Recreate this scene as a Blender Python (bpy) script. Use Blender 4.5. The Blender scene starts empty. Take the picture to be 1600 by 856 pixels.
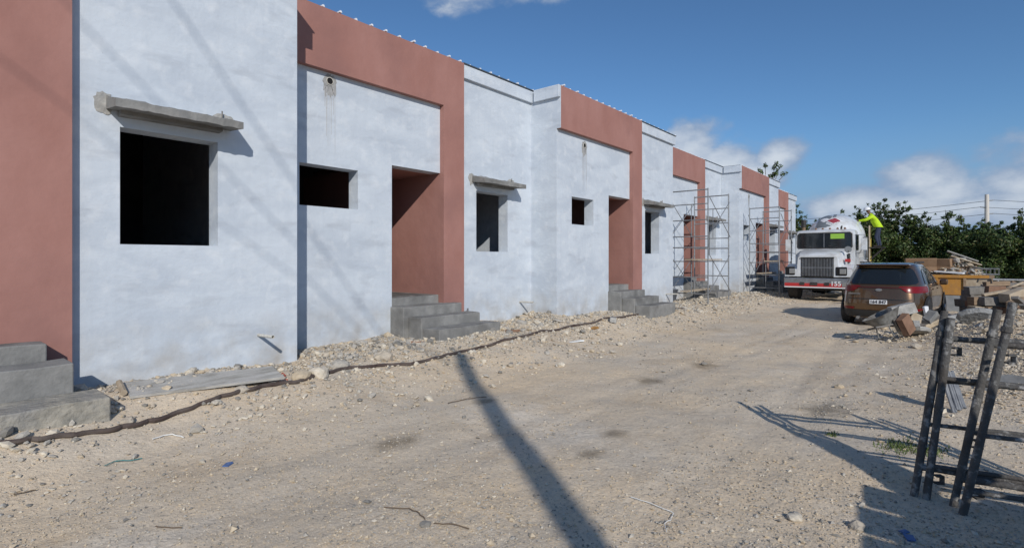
import bpy, bmesh, math, random
import numpy as np
from mathutils import Vector, Matrix, noise
rnd = random.Random(7)
nr = np.random.default_rng(11)
R = math.radians
scn = bpy.context.scene
col = scn.collection

# ------------------------------------------------------------------ camera
F, VX, HY = 830.0, 1490.0, 405.0
A = math.atan((VX - 800) / F)
SA, CA = math.sin(A), math.cos(A)
EYE = 1.65
cd = bpy.data.cameras.new('camera')
cam = bpy.data.objects.new('camera', cd); col.objects.link(cam)
cam.location = (0, 0, EYE)
cam.rotation_euler = (R(90), 0, A - R(90))
cd.sensor_width = 36; cd.lens = F / 1600 * 36
cd.shift_y = -(428 - HY) / 1600
cd.clip_start = 0.05; cd.clip_end = 5000
scn.camera = cam

# ------------------------------------------------------------------ sky, sun, exposure
SUN_EL, SUN_DIR = 28.5, 52.9         # the light travels along SUN_DIR (degrees from +X)
w = bpy.data.worlds.new('World'); scn.world = w; w.use_nodes = True
nt = w.node_tree; nt.nodes.clear()
def N(t, **k):
    n = nt.nodes.new(t)
    for a, b in k.items():
        if a == 'inp':
            for i, v in b.items(): n.inputs[i].default_value = v
        else: setattr(n, a, b)
    return n
def L(a, b): nt.links.new(a, b)
sky = N('ShaderNodeTexSky', sky_type='NISHITA', sun_disc=False, sun_elevation=R(SUN_EL), air_density=1.0, dust_density=0.25, ozone_density=2.2)
sky.sun_rotation = R(90 - (SUN_DIR + 180))
tc = N('ShaderNodeTexCoord')
sep = N('ShaderNodeSeparateXYZ'); L(tc.outputs['Generated'], sep.inputs[0])
def M(op, a, b=None, clamp=False):
    n = N('ShaderNodeMath', operation=op, use_clamp=clamp)
    for i, v in enumerate((a, b)):
        if v is None: continue
        if hasattr(v, 'links'): L(v, n.inputs[i])
        else: n.inputs[i].default_value = v
    return n.outputs[0]
def SM(v, a, b):
    n = N('ShaderNodeMapRange', interpolation_type='SMOOTHSTEP', inp={1: a, 2: b, 3: 0.0, 4: 1.0}); L(v, n.inputs[0]); return n.outputs[0]
el = M('ARCSINE', sep.outputs[2]); az = M('ARCTAN2', sep.outputs[1], sep.outputs[0])
comb = N('ShaderNodeCombineXYZ'); L(az, comb.inputs[0]); L(M('MULTIPLY', el, 1.7), comb.inputs[1])
n1 = N('ShaderNodeTexNoise', noise_dimensions='3D', inp={'Scale': 7.0, 'Detail': 9.0, 'Roughness': 0.56, 'Distortion': 0.15}); L(comb.outputs[0], n1.inputs['Vector'])
n2 = N('ShaderNodeTexNoise', noise_dimensions='3D', inp={'Scale': 2.3, 'Detail': 3.0, 'Roughness': 0.5})
mp = N('ShaderNodeMapping', inp={'Location': (3.3, 1.2, 0.4)}); L(comb.outputs[0], mp.inputs[0]); L(mp.outputs[0], n2.inputs['Vector'])
def blob(u, v, ru, rv, amp=1.0):
    """a cumulus standing in the direction of pixel (u, v), radii in degrees"""
    az0 = A - math.atan((u - 800) / F); el0 = math.atan((HY - v) / F * math.cos(math.atan((u - 800) / F)))
    dx = M('DIVIDE', M('SUBTRACT', az, az0), R(ru)); dy = M('DIVIDE', M('SUBTRACT', el, el0), R(rv))
    d = M('SQRT', M('ADD', M('MULTIPLY', dx, dx), M('MULTIPLY', dy, dy)))
    return M('MULTIPLY', M('SUBTRACT', 1.0, d, True), amp)
cl = None
for b in ((1085, 226, 5.6, 5.0), (1130, 258, 7.0, 4.8), (1215, 248, 4.4, 3.0), (1180, 275, 6, 3.2), (1425, 278, 6.0, 4.4, .9), (1480, 305, 7, 4.0, .85), (1590, 290, 6, 4.6, .85), (1330, 318, 9, 3.6),
          (1420, 335, 14, 4.2), (1700, 270, 10, 8), (1850, 300, 12, 7), (1560, 325, 10, 4), (400, 260, 9, 6), (100, 280, 10, 6), (-400, 260, 12, 7), (2600, 260, 12, 7), (690, -8, 13, 3.2, .47), (850, 2, 8, 2.4, .47)):
    o = blob(*b); cl = o if cl is None else M('MAXIMUM', cl, o)
far = M('MULTIPLY', SM(el, R(14), R(4)), 0.42)                       # a low belt of cumulus all round the horizon
far = M('MULTIPLY', far, SM(n2.outputs[0], 0.42, 0.66))
hi = M('MULTIPLY', SM(n2.outputs[0], 0.52, 0.68), M('MULTIPLY', SM(el, R(19), R(27)), 0.44))     # thin cloud higher up
base = M('MAXIMUM', M('MAXIMUM', cl, far), hi)
dens = M('SUBTRACT', M('ADD', base, M('MULTIPLY', M('SUBTRACT', n1.outputs[0], 0.5), 1.5)), 0.30)
cover = SM(dens, 0.0, 0.34)
cover = M('MULTIPLY', cover, SM(base, 0.02, 0.2))
# cloud brightness: thick tops lit, bases grey-blue
n3 = N('ShaderNodeTexNoise', noise_dimensions='3D', inp={'Scale': 11.0, 'Detail': 6.0, 'Roughness': 0.6})
mp3 = N('ShaderNodeMapping', inp={'Location': (0.02, -0.05, 0.0)}); L(comb.outputs[0], mp3.inputs[0]); L(mp3.outputs[0], n3.inputs['Vector'])
lit = M('MULTIPLY', SM(M('ADD', dens, M('MULTIPLY', M('SUBTRACT', n3.outputs[0], .5), .9)), 0.05, 0.75), SM(el, R(-1), R(5.5)), True)
cr = N('ShaderNodeMix', data_type='RGBA'); cr.inputs[6].default_value = (2.9, 3.9, 5.6, 1); cr.inputs[7].default_value = (7.0, 7.6, 8.4, 1); L(lit, cr.inputs[0])
tint = N('ShaderNodeMix', data_type='RGBA', blend_type='MULTIPLY'); tint.inputs[0].default_value = 1.0; tint.inputs[7].default_value = (0.64, 0.90, 1.13, 1)
L(sky.outputs[0], tint.inputs[6])
mixc = N('ShaderNodeMix', data_type='RGBA'); L(M('MULTIPLY', cover, 0.93), mixc.inputs[0]); hz = N('ShaderNodeMix', data_type='RGBA'); hz.inputs[7].default_value = (2.3, 3.6, 5.6, 1); L(tint.outputs[2], hz.inputs[6]); L(M('MULTIPLY', SM(el, R(13), R(1)), 0.9), hz.inputs[0])   # humid air towards the horizon
L(hz.outputs[2], mixc.inputs[6]); L(cr.outputs[2], mixc.inputs[7])
bg = N('ShaderNodeBackground', inp={'Strength': 0.09}); L(mixc.outputs[2], bg.inputs[0])
wo = N('ShaderNodeOutputWorld'); L(bg.outputs[0], wo.inputs[0])

sd = bpy.data.lights.new('sun', 'SUN'); sun = bpy.data.objects.new('sun', sd); col.objects.link(sun)
sd.energy = 3.4; sd.angle = R(0.53); sd.color = (1.0, 0.95, 0.88)
ldir = Vector((math.cos(R(SUN_DIR)) * math.cos(R(SUN_EL)), math.sin(R(SUN_DIR)) * math.cos(R(SUN_EL)), -math.sin(R(SUN_EL))))
sun.rotation_euler = ldir.to_track_quat('-Z', 'Y').to_euler()
vs = scn.view_settings
vs.view_transform = 'Standard'; vs.look = 'None'; vs.exposure = 0.0; vs.gamma = 1.0; vs.use_curve_mapping = False
scn.cycles.use_denoising = True
scn.cycles.max_bounces = 6

# ------------------------------------------------------------------ helpers
def ray(u, v, D):
    """world point at plane Y = D on the line of sight of pixel (u, v)"""
    t = (u - 800) / F; d = D / (SA - t * CA)
    return Vector((d * (CA + t * SA), D, EYE + d * (HY - v) / F))
def gp(u, v, z=0.0):
    """world point at height z seen at pixel (u, v)"""
    t = (u - 800) / F; d = (EYE - z) * F / (v - HY)
    return Vector((d * (CA + t * SA), d * (SA - t * CA), z))
def at(u, v, d):
    t = (u - 800) / F
    return Vector((d * (CA + t * SA), d * (SA - t * CA), EYE + d * (HY - v) / F))

class MB:
    def __init__(s): s.v = []; s.f = []; s.m = []; s.cur = 0
    def add(s, vs_, fs):
        o = len(s.v); s.v += [tuple(v) for v in vs_]
        s.f += [tuple(i + o for i in f) for f in fs]; s.m += [s.cur] * len(fs); return s
    def box(s, x0, x1, y0, y1, z0, z1, j=0.0):
        p = [Vector((x, y, z)) for x in (x0, x1) for y in (y0, y1) for z in (z0, z1)]
        if j: p = [q + Vector((rnd.uniform(-j, j), rnd.uniform(-j, j), rnd.uniform(-j, j))) for q in p]
        return s.add(p, [(0, 1, 3, 2), (4, 6, 7, 5), (0, 4, 5, 1), (2, 3, 7, 6), (0, 2, 6, 4), (1, 5, 7, 3)])
    def obox(s, c, ax, ay, az_, j=0.0):
        """box about c with half-axes ax, ay, az_"""
        c, ax, ay, az_ = map(Vector, (c, ax, ay, az_))
        p = [c + ax * i + ay * k + az_ * l for i in (-1, 1) for k in (-1, 1) for l in (-1, 1)]
        if j: p = [q + Vector((rnd.uniform(-j, j), rnd.uniform(-j, j), rnd.uniform(-j, j))) for q in p]
        return s.add(p, [(0, 1, 3, 2), (4, 6, 7, 5), (0, 4, 5, 1), (2, 3, 7, 6), (0, 2, 6, 4), (1, 5, 7, 3)])
    def tube(s, pts, r, n=8, caps=True):
        pts = [Vector(p) for p in pts]; rs = r if isinstance(r, (list, tuple)) else [r] * len(pts)
        o = len(s.v); ref = None
        for i, p in enumerate(pts):
            d = (pts[min(i + 1, len(pts) - 1)] - pts[max(i - 1, 0)]).normalized()
            if ref is None: ref = d.orthogonal().normalized()
            ref = (ref - d * ref.dot(d)).normalized(); b = d.cross(ref)
            for k in range(n):
                a = 2 * math.pi * k / n
                s.v.append(tuple(p + (ref * math.cos(a) + b * math.sin(a)) * rs[i]))
        for i in range(len(pts) - 1):
            for k in range(n):
                k2 = (k + 1) % n
                s.f.append((o + i * n + k, o + i * n + k2, o + (i + 1) * n + k2, o + (i + 1) * n + k)); s.m.append(s.cur)
        if caps:
            s.f.append(tuple(o + k for k in reversed(range(n)))); s.m.append(s.cur)
            s.f.append(tuple(o + (len(pts) - 1) * n + k for k in range(n))); s.m.append(s.cur)
        return s
    def prism(s, poly, fn, a, b):
        """poly of 2D points, fn(p, q, t) -> 3D, extruded from t = a to t = b"""
        n = len(poly)
        return s.add([fn(p, q, a) for p, q in poly] + [fn(p, q, b) for p, q in poly],
                     [tuple(range(n)), tuple(reversed(range(n, 2 * n)))] + [(i, i + n, (i + 1) % n + n, (i + 1) % n) for i in range(n)])
    def lathe(s, prof, fn, n=24, close=True):
        """prof of (axial, radius); fn(ax, c, s) -> 3D"""
        o = len(s.v)
        for ax, r in prof:
            for k in range(n):
                a = 2 * math.pi * k / n; s.v.append(tuple(fn(ax, r * math.cos(a), r * math.sin(a))))
        for i in range(len(prof) - 1):
            for k in range(n):
                k2 = (k + 1) % n; s.f.append((o + i * n + k, o + i * n + k2, o + (i + 1) * n + k2, o + (i + 1) * n + k)); s.m.append(s.cur)
        if close:
            s.f.append(tuple(o + k for k in reversed(range(n)))); s.m.append(s.cur)
            s.f.append(tuple(o + (len(prof) - 1) * n + k for k in range(n))); s.m.append(s.cur)
        return s
    def mesh(s, name, mats, smooth=False):
        me = bpy.data.meshes.new(name); me.from_pydata(s.v, [], s.f)
        for m_ in (mats if isinstance(mats, (list, tuple)) else [mats]): me.materials.append(m_)
        if any(s.m): me.polygons.foreach_set('material_index', s.m)
        bm = bmesh.new(); bm.from_mesh(me); bmesh.ops.recalc_face_normals(bm, faces=bm.faces); bm.to_mesh(me); bm.free()
        if smooth:
            me.polygons.foreach_set('use_smooth', [True] * len(me.polygons))
            me.set_sharp_from_angle(angle=R(40))
        me.update(); return me
    def build(s, name, mats, parent=None, bevel=0.0, smooth=False):
        o = bpy.data.objects.new(name, s.mesh(name, mats, smooth)); col.objects.link(o)
        if parent: o.parent = parent
        if bevel:
            b = o.modifiers.new('bevel', 'BEVEL'); b.width = bevel; b.segments = 2; b.limit_method = 'ANGLE'; b.angle_limit = R(35)
        return o
def tag(o, label=None, cat=None, group=None, kind=None):
    if label: o['label'] = label
    if cat: o['category'] = cat
    if group: o['group'] = group
    if kind: o['kind'] = kind
    return o
def thing(name, label, cat, loc=(0, 0, 0), rz=0.0, group=None):
    o = bpy.data.objects.new(name, None); col.objects.link(o); o.location = loc; o.rotation_euler = (0, 0, rz)
    o.empty_display_size = 0.2
    return tag(o, label, cat, group)

# ------------------------------------------------------------------ materials
def mat(name, c, rough=0.8, c2=None, scale=6.0, detail=6.0, bump=0.0, bscale=40.0, metal=0.0, coat=0.0, spec=0.5, stretch=(1, 1, 1), c3=None, s3=1.2, lo=.38, hi=.64, world=True):
    m = bpy.data.materials.new(name); m.use_nodes = True
    t = m.node_tree; b = t.nodes['Principled BSDF']
    b.inputs['Roughness'].default_value = rough; b.inputs['Metallic'].default_value = metal
    b.inputs['Coat Weight'].default_value = coat; b.inputs['Specular IOR Level'].default_value = spec
    b.inputs['Base Color'].default_value = (*c, 1)
    co = t.nodes.new('ShaderNodeNewGeometry').outputs['Position'] if world else t.nodes.new('ShaderNodeTexCoord').outputs['Object']
    mpn = t.nodes.new('ShaderNodeMapping'); mpn.inputs['Scale'].default_value = stretch; t.links.new(co, mpn.inputs[0])
    if c2:
        n = t.nodes.new('ShaderNodeTexNoise'); n.inputs['Scale'].default_value = scale; n.inputs['Detail'].default_value = detail; n.inputs['Roughness'].default_value = .62
        t.links.new(mpn.outputs[0], n.inputs['Vector'])
        mr = t.nodes.new('ShaderNodeMapRange'); mr.inputs[1].default_value = lo; mr.inputs[2].default_value = hi; t.links.new(n.outputs[0], mr.inputs[0])
        mx = t.nodes.new('ShaderNodeMix'); mx.data_type = 'RGBA'; mx.inputs[6].default_value = (*c, 1); mx.inputs[7].default_value = (*c2, 1)
        t.links.new(mr.outputs[0], mx.inputs[0]); out = mx.outputs[2]
        if c3:
            n_ = t.nodes.new('ShaderNodeTexNoise'); n_.inputs['Scale'].default_value = s3; n_.inputs['Detail'].default_value = 5
            t.links.new(co, n_.inputs['Vector'])
            mr2 = t.nodes.new('ShaderNodeMapRange'); mr2.inputs[1].default_value = .48; mr2.inputs[2].default_value = .68; t.links.new(n_.outputs[0], mr2.inputs[0])
            mx2 = t.nodes.new('ShaderNodeMix'); mx2.data_type = 'RGBA'; mx2.inputs[7].default_value = (*c3, 1)
            t.links.new(out, mx2.inputs[6]); t.links.new(mr2.outputs[0], mx2.inputs[0]); out = mx2.outputs[2]
        t.links.new(out, b.inputs['Base Color'])
    if bump:
        n = t.nodes.new('ShaderNodeTexNoise'); n.inputs['Scale'].default_value = bscale; n.inputs['Detail'].default_value = 5
        t.links.new(co, n.inputs['Vector'])
        bp = t.nodes.new('ShaderNodeBump'); bp.inputs['Strength'].default_value = 1.0; bp.inputs['Distance'].default_value = bump
        t.links.new(n.outputs[0], bp.inputs['Height']); t.links.new(bp.outputs[0], b.inputs['Normal'])
    return m

def wall_mat():
    """brushed white primer: rolled patches, thin vertical runs, dirt splashed up from the ground"""
    m = bpy.data.materials.new('white_primer'); m.use_nodes = True; t = m.node_tree; b = t.nodes['Principled BSDF']
    b.inputs['Roughness'].default_value = .85; b.inputs['Specular IOR Level'].default_value = .25
    pos = t.nodes.new('ShaderNodeNewGeometry').outputs['Position']
    def noise_(stretch, scale, det, lo, hi, rot=0.0, dist=0.0):
        mp_ = t.nodes.new('ShaderNodeMapping'); mp_.inputs['Scale'].default_value = stretch; mp_.inputs['Rotation'].default_value = (0, rot, 0); t.links.new(pos, mp_.inputs[0])
        n = t.nodes.new('ShaderNodeTexNoise'); n.inputs['Scale'].default_value = scale; n.inputs['Detail'].default_value = det; n.inputs['Distortion'].default_value = dist
        t.links.new(mp_.outputs[0], n.inputs['Vector'])
        r = t.nodes.new('ShaderNodeMapRange'); r.inputs[1].default_value = lo; r.inputs[2].default_value = hi; t.links.new(n.outputs[0], r.inputs[0]); return r.outputs[0]
    def mix(fac, a, c, k=1.0):
        x = t.nodes.new('ShaderNodeMix'); x.data_type = 'RGBA'; x.inputs[7].default_value = (*c, 1)
        if isinstance(a, tuple): x.inputs[6].default_value = (*a, 1)
        else: t.links.new(a, x.inputs[6])
        if k != 1.0:
            q = t.nodes.new('ShaderNodeMath'); q.operation = 'MULTIPLY'; q.inputs[1].default_value = k; t.links.new(fac, q.inputs[0]); fac = q.outputs[0]
        t.links.new(fac, x.inputs[0]); return x.outputs[2]
    c = mix(noise_((1, 1, 2.2), .9, 5, .40, .66, rot=.6, dist=.6), (.555, .605, .66), (.462, .512, .575), .9)
    c = mix(noise_((9, 9, .55), 1.6, 4, .50, .72), c, (.44, .485, .54), .22)
    c = mix(noise_((1, 1, 1), 5.5, 7, .52, .75), c, (.66, .69, .72), .55)
    c = mix(noise_((1, 1, 3), 1.5, 6, .58, .70, rot=-.3), c, (.37, .40, .445), .42)
    c = mix(noise_((1, 1, 1), 34, 3, .66, .74), c, (.36, .38, .40), .35)
    # splash dirt, within 0.5 m of the ground
    s = t.nodes.new('ShaderNodeSeparateXYZ'); t.links.new(pos, s.inputs[0])
    r = t.nodes.new('ShaderNodeMapRange'); r.inputs[1].default_value = 1.05; r.inputs[2].default_value = .25; t.links.new(s.outputs[2], r.inputs[0])
    q = t.nodes.new('ShaderNodeMath'); q.operation = 'MULTIPLY'; t.links.new(r.outputs[0], q.inputs[0]); t.links.new(noise_((1, 1, 1), 3.2, 8, .36, .70), q.inputs[1])
    c = mix(q.outputs[0], c, (.37, .345, .31), .9)
    t.links.new(c, b.inputs['Base Color'])
    n = t.nodes.new('ShaderNodeTexNoise'); n.inputs['Scale'].default_value = 14; n.inputs['Detail'].default_value = 8; t.links.new(pos, n.inputs['Vector'])
    bp = t.nodes.new('ShaderNodeBump'); bp.inputs['Strength'].default_value = .8; bp.inputs['Distance'].default_value = .006; t.links.new(n.outputs[0], bp.inputs['Height'])
    mp_ = t.nodes.new('ShaderNodeMapping'); mp_.inputs['Scale'].default_value = (1, 1, 1.8); mp_.inputs['Rotation'].default_value = (0, .7, 0); t.links.new(pos, mp_.inputs[0])
    n = t.nodes.new('ShaderNodeTexNoise'); n.inputs['Scale'].default_value = 2.6; n.inputs['Detail'].default_value = 3; n.inputs['Distortion'].default_value = .8; t.links.new(mp_.outputs[0], n.inputs['Vector'])
    b2_ = t.nodes.new('ShaderNodeBump'); b2_.inputs['Strength'].default_value = 1; b2_.inputs['Distance'].default_value = .009; t.links.new(n.outputs[0], b2_.inputs['Height']); t.links.new(bp.outputs[0], b2_.inputs['Normal']); t.links.new(b2_.outputs[0], b.inputs['Normal'])
    return m
W_WALL = wall_mat()
RED = mat('terracotta_paint', (.325, .160, .132), .8, (.37, .192, .162), 1.3, 6, .010, 5, c3=(.285, .145, .124), s3=.8, spec=.25, stretch=(1, 1, .5))
CONC = mat('grey_concrete', (.20, .198, .19), .9, (.275, .27, .258), 4, 8, .006, 30, c3=(.15, .147, .14), s3=2.2, spec=.2)
CONCL = mat('pale_mortar', (.42, .41, .385), .95, (.29, .285, .27), 9, 8, .012, 26, spec=.2)
ROUGHC = mat('rough_concrete', (.40, .37, .31), .95, (.22, .21, .185), 5, 9, .03, 14, c3=(.27, .26, .24), s3=3, spec=.2)
STAIN = mat('cement_stain', (.36, .36, .35), .9, (.24, .24, .235), 9, 6, .004, 30, spec=.2)
RUN = mat('rusty_run', (.40, .385, .375), .9, (.47, .48, .49), 30, spec=.2)
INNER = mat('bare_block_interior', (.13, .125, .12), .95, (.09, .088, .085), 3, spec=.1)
RIBW = .8
ROOFM = mat('roof_sheet', (.10, .12, .14), .5, metal=.4)
RIBM = mat('white_roof_rib', (.75, .77, .8), .4)
PVC = mat('pvc_pipe', (.62, .60, .54), .5, (.45, .43, .38), 20)
BLACK = mat('black_rubber', (.018, .018, .019), .75, (.04, .038, .035), 12, bump=.002)
HOLE = mat('black_hole', (.006, .006, .007), .9)
STEEL = mat('galvanised_tube', (.33, .34, .35), .5, (.22, .22, .22), 15, metal=.55)
RUST = mat('crusted_tube', (.085, .082, .078), .85, (.27, .265, .255), 16, 8, .008, 60, c3=(.06, .052, .046), s3=7, lo=.52, hi=.62)
WOOD = mat('raw_timber', (.30, .215, .14), .85, (.20, .135, .085), 5, 6, .004, 30, stretch=(1, 1, 6))
WOODG = mat('weathered_timber', (.22, .205, .185), .9, (.14, .13, .118), 8, 6, .004, 30)
WOODP = mat('pale_timber', (.42, .35, .26), .85, (.33, .26, .18), 7, 6, .003, 30)
WOODR = mat('reddish_timber', (.24, .14, .09), .85, (.17, .095, .06), 7, 6, .003, 30)
YPLY = mat('yellow_ply', (.50, .245, .045), .6, (.40, .185, .03), 3, 6, .002, 20, c3=(.36, .18, .05), s3=5)
CARD = mat('cardboard', (.30, .19, .115), .85, (.25, .155, .09), 4)
GREYP = mat('grey_panel', (.28, .29, .30), .7, (.2, .21, .215), 4)
STONE = mat('limestone', (.55, .48, .38), .95, (.42, .36, .285), 7, 6, .01, 50, c3=(.40, .36, .30), s3=1.7, spec=.2)
ROCKG = mat('grey_rock', (.36, .36, .35), .95, (.23, .23, .225), 5, 9, .03, 16, spec=.2)
TRW = mat('truck_white', (.66, .68, .70), .35, (.56, .575, .58), 2.5, 7, coat=.3, c3=(.47, .46, .44), s3=3.5, world=False)
CHROME = mat('dull_chrome', (.42, .43, .44), .35, (.3, .3, .3), 6, metal=.8)
TRED = mat('truck_red', (.42, .03, .03), .5)
GLASS = mat('dark_glass', (.012, .015, .017), .06, spec=.7)
LIME = mat('lime_sticker', (.28, .50, .06), .6)
MAROON = mat('maroon_mark', (.30, .045, .06), .5)
SLATE = mat('slate_mark', (.17, .19, .205), .5)
PLAINW = mat('white_mark', (.72, .73, .74), .5)
LAMPG = mat('lamp_glass', (.34, .34, .33), .15, metal=.5)

# ------------------------------------------------------------------ ground
def ss(a, b, x): t = np.clip((x - a) / (b - a), 0, 1); return t * t * (3 - 2 * t)
_g = [nr.random((64, 64)) for _ in range(3)]
def vn(x, y, k):
    """tileable value noise"""
    x = np.asarray(x, float); y = np.asarray(y, float)
    xi = np.floor(x).astype(int); yi = np.floor(y).astype(int); fx = x - xi; fy = y - yi
    fx = fx * fx * (3 - 2 * fx); fy = fy * fy * (3 - 2 * fy); g = _g[k]
    a = g[xi % 64, yi % 64]; b = g[(xi + 1) % 64, yi % 64]; c = g[xi % 64, (yi + 1) % 64]; d = g[(xi + 1) % 64, (yi + 1) % 64]
    return (a * (1 - fx) + b * fx) * (1 - fy) + (c * (1 - fx) + d * fx) * fy
MOUNDS = [(8.9, -1.6, 1.5, 1.3, .26), (10.9, -1.8, 1.7, 1.3, .32), (12.9, -.95, 1.4, 1.1, .50), (15.0, -1.5, 2.0, 1.3, .50), (14.2, .35, .9, .6, .10), (.3, 5.75, 1.0, .5, .06), (17.6, 1.5, 3.2, 2.0, -.08)]
def gh(x, y):
    x = np.asarray(x, float); y = np.asarray(y, float)
    near = ss(60, 30, np.hypot(x, y))
    foot = 4.65 + .3 * (vn(x * .7, y * 0 + 3.1, 0) - .5) * 2
    h = (.30 - .10 * ss(13, 19, x)) * ss(0, 2.0, y - foot) * ss(-8, -4, x) * ss(46, 40, x)
    h = h * (.72 + .56 * vn(x * 1.1 + 9, y * 1.1, 1))
    for cx, cy, rx, ry, hh in MOUNDS:
        h = h + hh * np.exp(-(((x - cx) / rx) ** 2 + ((y - cy) / ry) ** 2) * 1.1)
    h = h + near * ((vn(x * .5, y * .5, 2) - .5) * .07 + (vn(x * 1.7, y * 1.7, 0) - .5) * .035 + (vn(x * 5, y * 5, 1) - .5) * .014 + (vn(x * 13, y * 13, 2) - .5) * .009)
    for ry, ph in ((.95, 0.), (2.75, .6), (3.35, 2.1), (1.7, 4.)):      # worn tyre tracks
        h = h - .018 * near * np.exp(-((y - ry - .25 * np.sin(x * .23 + ph)) / .14) ** 2) * ss(1, 4, x) * (.4 + vn(x * .8, y * .2 + ph, 1))
    return h
def g1(x, y): return float(gh(x, y))
xs = np.concatenate([[-3000, -800, -200, -60, -25, -12], np.arange(-6, 22, .07), np.arange(22, 46, .2), [48, 52, 60, 75, 100, 150, 300, 800, 3000]])
ys = np.concatenate([[-3000, -800, -200, -60, -30, -18, -12, -9], np.arange(-7, 8.2, .07), [9, 11, 14, 20, 40, 100, 400, 3000]])
GX, GY = np.meshgrid(xs, ys, indexing='ij'); GZ = gh(GX, GY)
me = bpy.data.meshes.new('ground'); nx, ny = len(xs), len(ys)
idx = np.arange(nx * ny).reshape(nx, ny)
fa = np.stack([idx[:-1, :-1], idx[1:, :-1], idx[1:, 1:], idx[:-1, 1:]], -1).reshape(-1, 4)
me.from_pydata(np.stack([GX, GY, GZ], -1).reshape(-1, 3).tolist(), [], fa.tolist())
me.polygons.foreach_set('use_smooth', [True] * len(me.polygons))
def ground_mat():
    m = bpy.data.materials.new('dirt'); m.use_nodes = True; t = m.node_tree; b = t.nodes['Principled BSDF']
    b.inputs['Roughness'].default_value = .97; b.inputs['Specular IOR Level'].default_value = .12
    pos = t.nodes.new('ShaderNodeNewGeometry').outputs['Position']
    def noise_(scale, det, lo, hi, stretch=(1, 1, 1), off=0):
        mp_ = t.nodes.new('ShaderNodeMapping'); mp_.inputs['Scale'].default_value = stretch; mp_.inputs['Location'].default_value = (off, off * .7, 0); t.links.new(pos, mp_.inputs[0])
        n = t.nodes.new('ShaderNodeTexNoise'); n.inputs['Scale'].default_value = scale; n.inputs['Detail'].default_value = det; n.inputs['Roughness'].default_value = .65; t.links.new(mp_.outputs[0], n.inputs['Vector'])
        r = t.nodes.new('ShaderNodeMapRange'); r.inputs[1].default_value = lo; r.inputs[2].default_value = hi; t.links.new(n.outputs[0], r.inputs[0]); return r.outputs[0]
    def mix(fac, a, c, k=1.0):
        x = t.nodes.new('ShaderNodeMix'); x.data_type = 'RGBA'; x.inputs[7].default_value = (*c, 1)
        if isinstance(a, tuple): x.inputs[6].default_value = (*a, 1)
        else: t.links.new(a, x.inputs[6])
        if k != 1.0:
            q = t.nodes.new('ShaderNodeMath'); q.operation = 'MULTIPLY'; q.inputs[1].default_value = k; t.links.new(fac, q.inputs[0]); fac = q.outputs[0]
        t.links.new(fac, x.inputs[0]); return x.outputs[2]
    c = mix(noise_(.35, 6, .40, .62), (.63, .53, .405), (.70, .55, .375))
    c = mix(noise_(.8, 8, .50, .68, off=5), c, (.54, .48, .40), .7)
    c = mix(noise_(1.6, 9, .58, .70, (1, .5, 1), off=9), c, (.39, .365, .325), .5)
    c = mix(noise_(.7, 8, .54, .68, off=21), c, (.47, .345, .215), .6)
    c = mix(noise_(.55, 7, .56, .70, off=33), c, (.72, .655, .56), .7)
    c = mix(noise_(.9, 6, .52, .70, (.16, 1.5, 1), off=3), c, (.66, .575, .46), .6)
    c = mix(noise_(1.1, 7, .55, .70, (.22, 1.3, 1), off=14), c, (.40, .35, .285), .5)
    c = mix(noise_(26, 6, .42, .66), c, (.42, .36, .285), .55)
    c = mix(noise_(70, 3, .56, .70), c, (.74, .68, .58), .55)
    c = mix(noise_(120, 2, .60, .70, off=2), c, (.25, .22, .185), .5)
    # dark brown patches with their own shapes
    for (sx, sy, rx, ry) in DARK_PATCHES:
        mp_ = t.nodes.new('ShaderNodeMapping'); mp_.inputs['Location'].default_value = (-sx / rx, -sy / ry, 0); mp_.inputs['Scale'].default_value = (1 / rx, 1 / ry, 0); t.links.new(pos, mp_.inputs[0])
        ln = t.nodes.new('ShaderNodeVectorMath'); ln.operation = 'LENGTH'; t.links.new(mp_.outputs[0], ln.inputs[0])
        ad = t.nodes.new('ShaderNodeMath'); ad.operation = 'ADD'; t.links.new(ln.outputs['Value'], ad.inputs[0]); t.links.new(noise_(6, 5, .3, .9, off=sx), ad.inputs[1])
        r = t.nodes.new('ShaderNodeMapRange'); r.inputs[1].default_value = 1.25; r.inputs[2].default_value = .55; t.links.new(ad.outputs[0], r.inputs[0])
        c = mix(r.outputs[0], c, (.15, .115, .075), .6)
    t.links.new(c, b.inputs['Base Color'])
    bp = None
    for sc_, di in ((9, .014), (45, .007), (130, .003)):
        n = t.nodes.new('ShaderNodeTexNoise'); n.inputs['Scale'].default_value = sc_; n.inputs['Detail'].default_value = 4; t.links.new(pos, n.inputs['Vector'])
        q = t.nodes.new('ShaderNodeBump'); q.inputs['Strength'].default_value = 1; q.inputs['Distance'].default_value = di; t.links.new(n.outputs[0], q.inputs['Height'])
        if bp: t.links.new(bp.outputs[0], q.inputs['Normal'])
        bp = q
    t.links.new(bp.outputs[0], b.inputs['Normal'])
    return m
DARK_PATCHES = []
for (u, v, rx, ry) in ((963, 682, .22, .16), (1015, 591, .3, .3), (1100, 568, .35, .3), (925, 716, .22, .12), (620, 690, .35, .25), (1290, 640, .5, .35), (760, 628, .2, .16)):
    p = gp(u, v); DARK_PATCHES.append((p.x, p.y, rx, ry))
DIRT = ground_mat()
me.materials.append(DIRT)
ground = bpy.data.objects.new('ground', me); col.objects.link(ground)
tag(ground, 'dusty tan dirt yard with grey gravel patches', kind='structure')

def hit(u, v):
    """where the line of sight of pixel (u, v) meets the uneven ground"""
    z = .7
    while z > -.1:
        p = gp(u, v, z)
        if g1(p.x, p.y) >= z: return p
        z -= .005
    return gp(u, v, 0)

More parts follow.
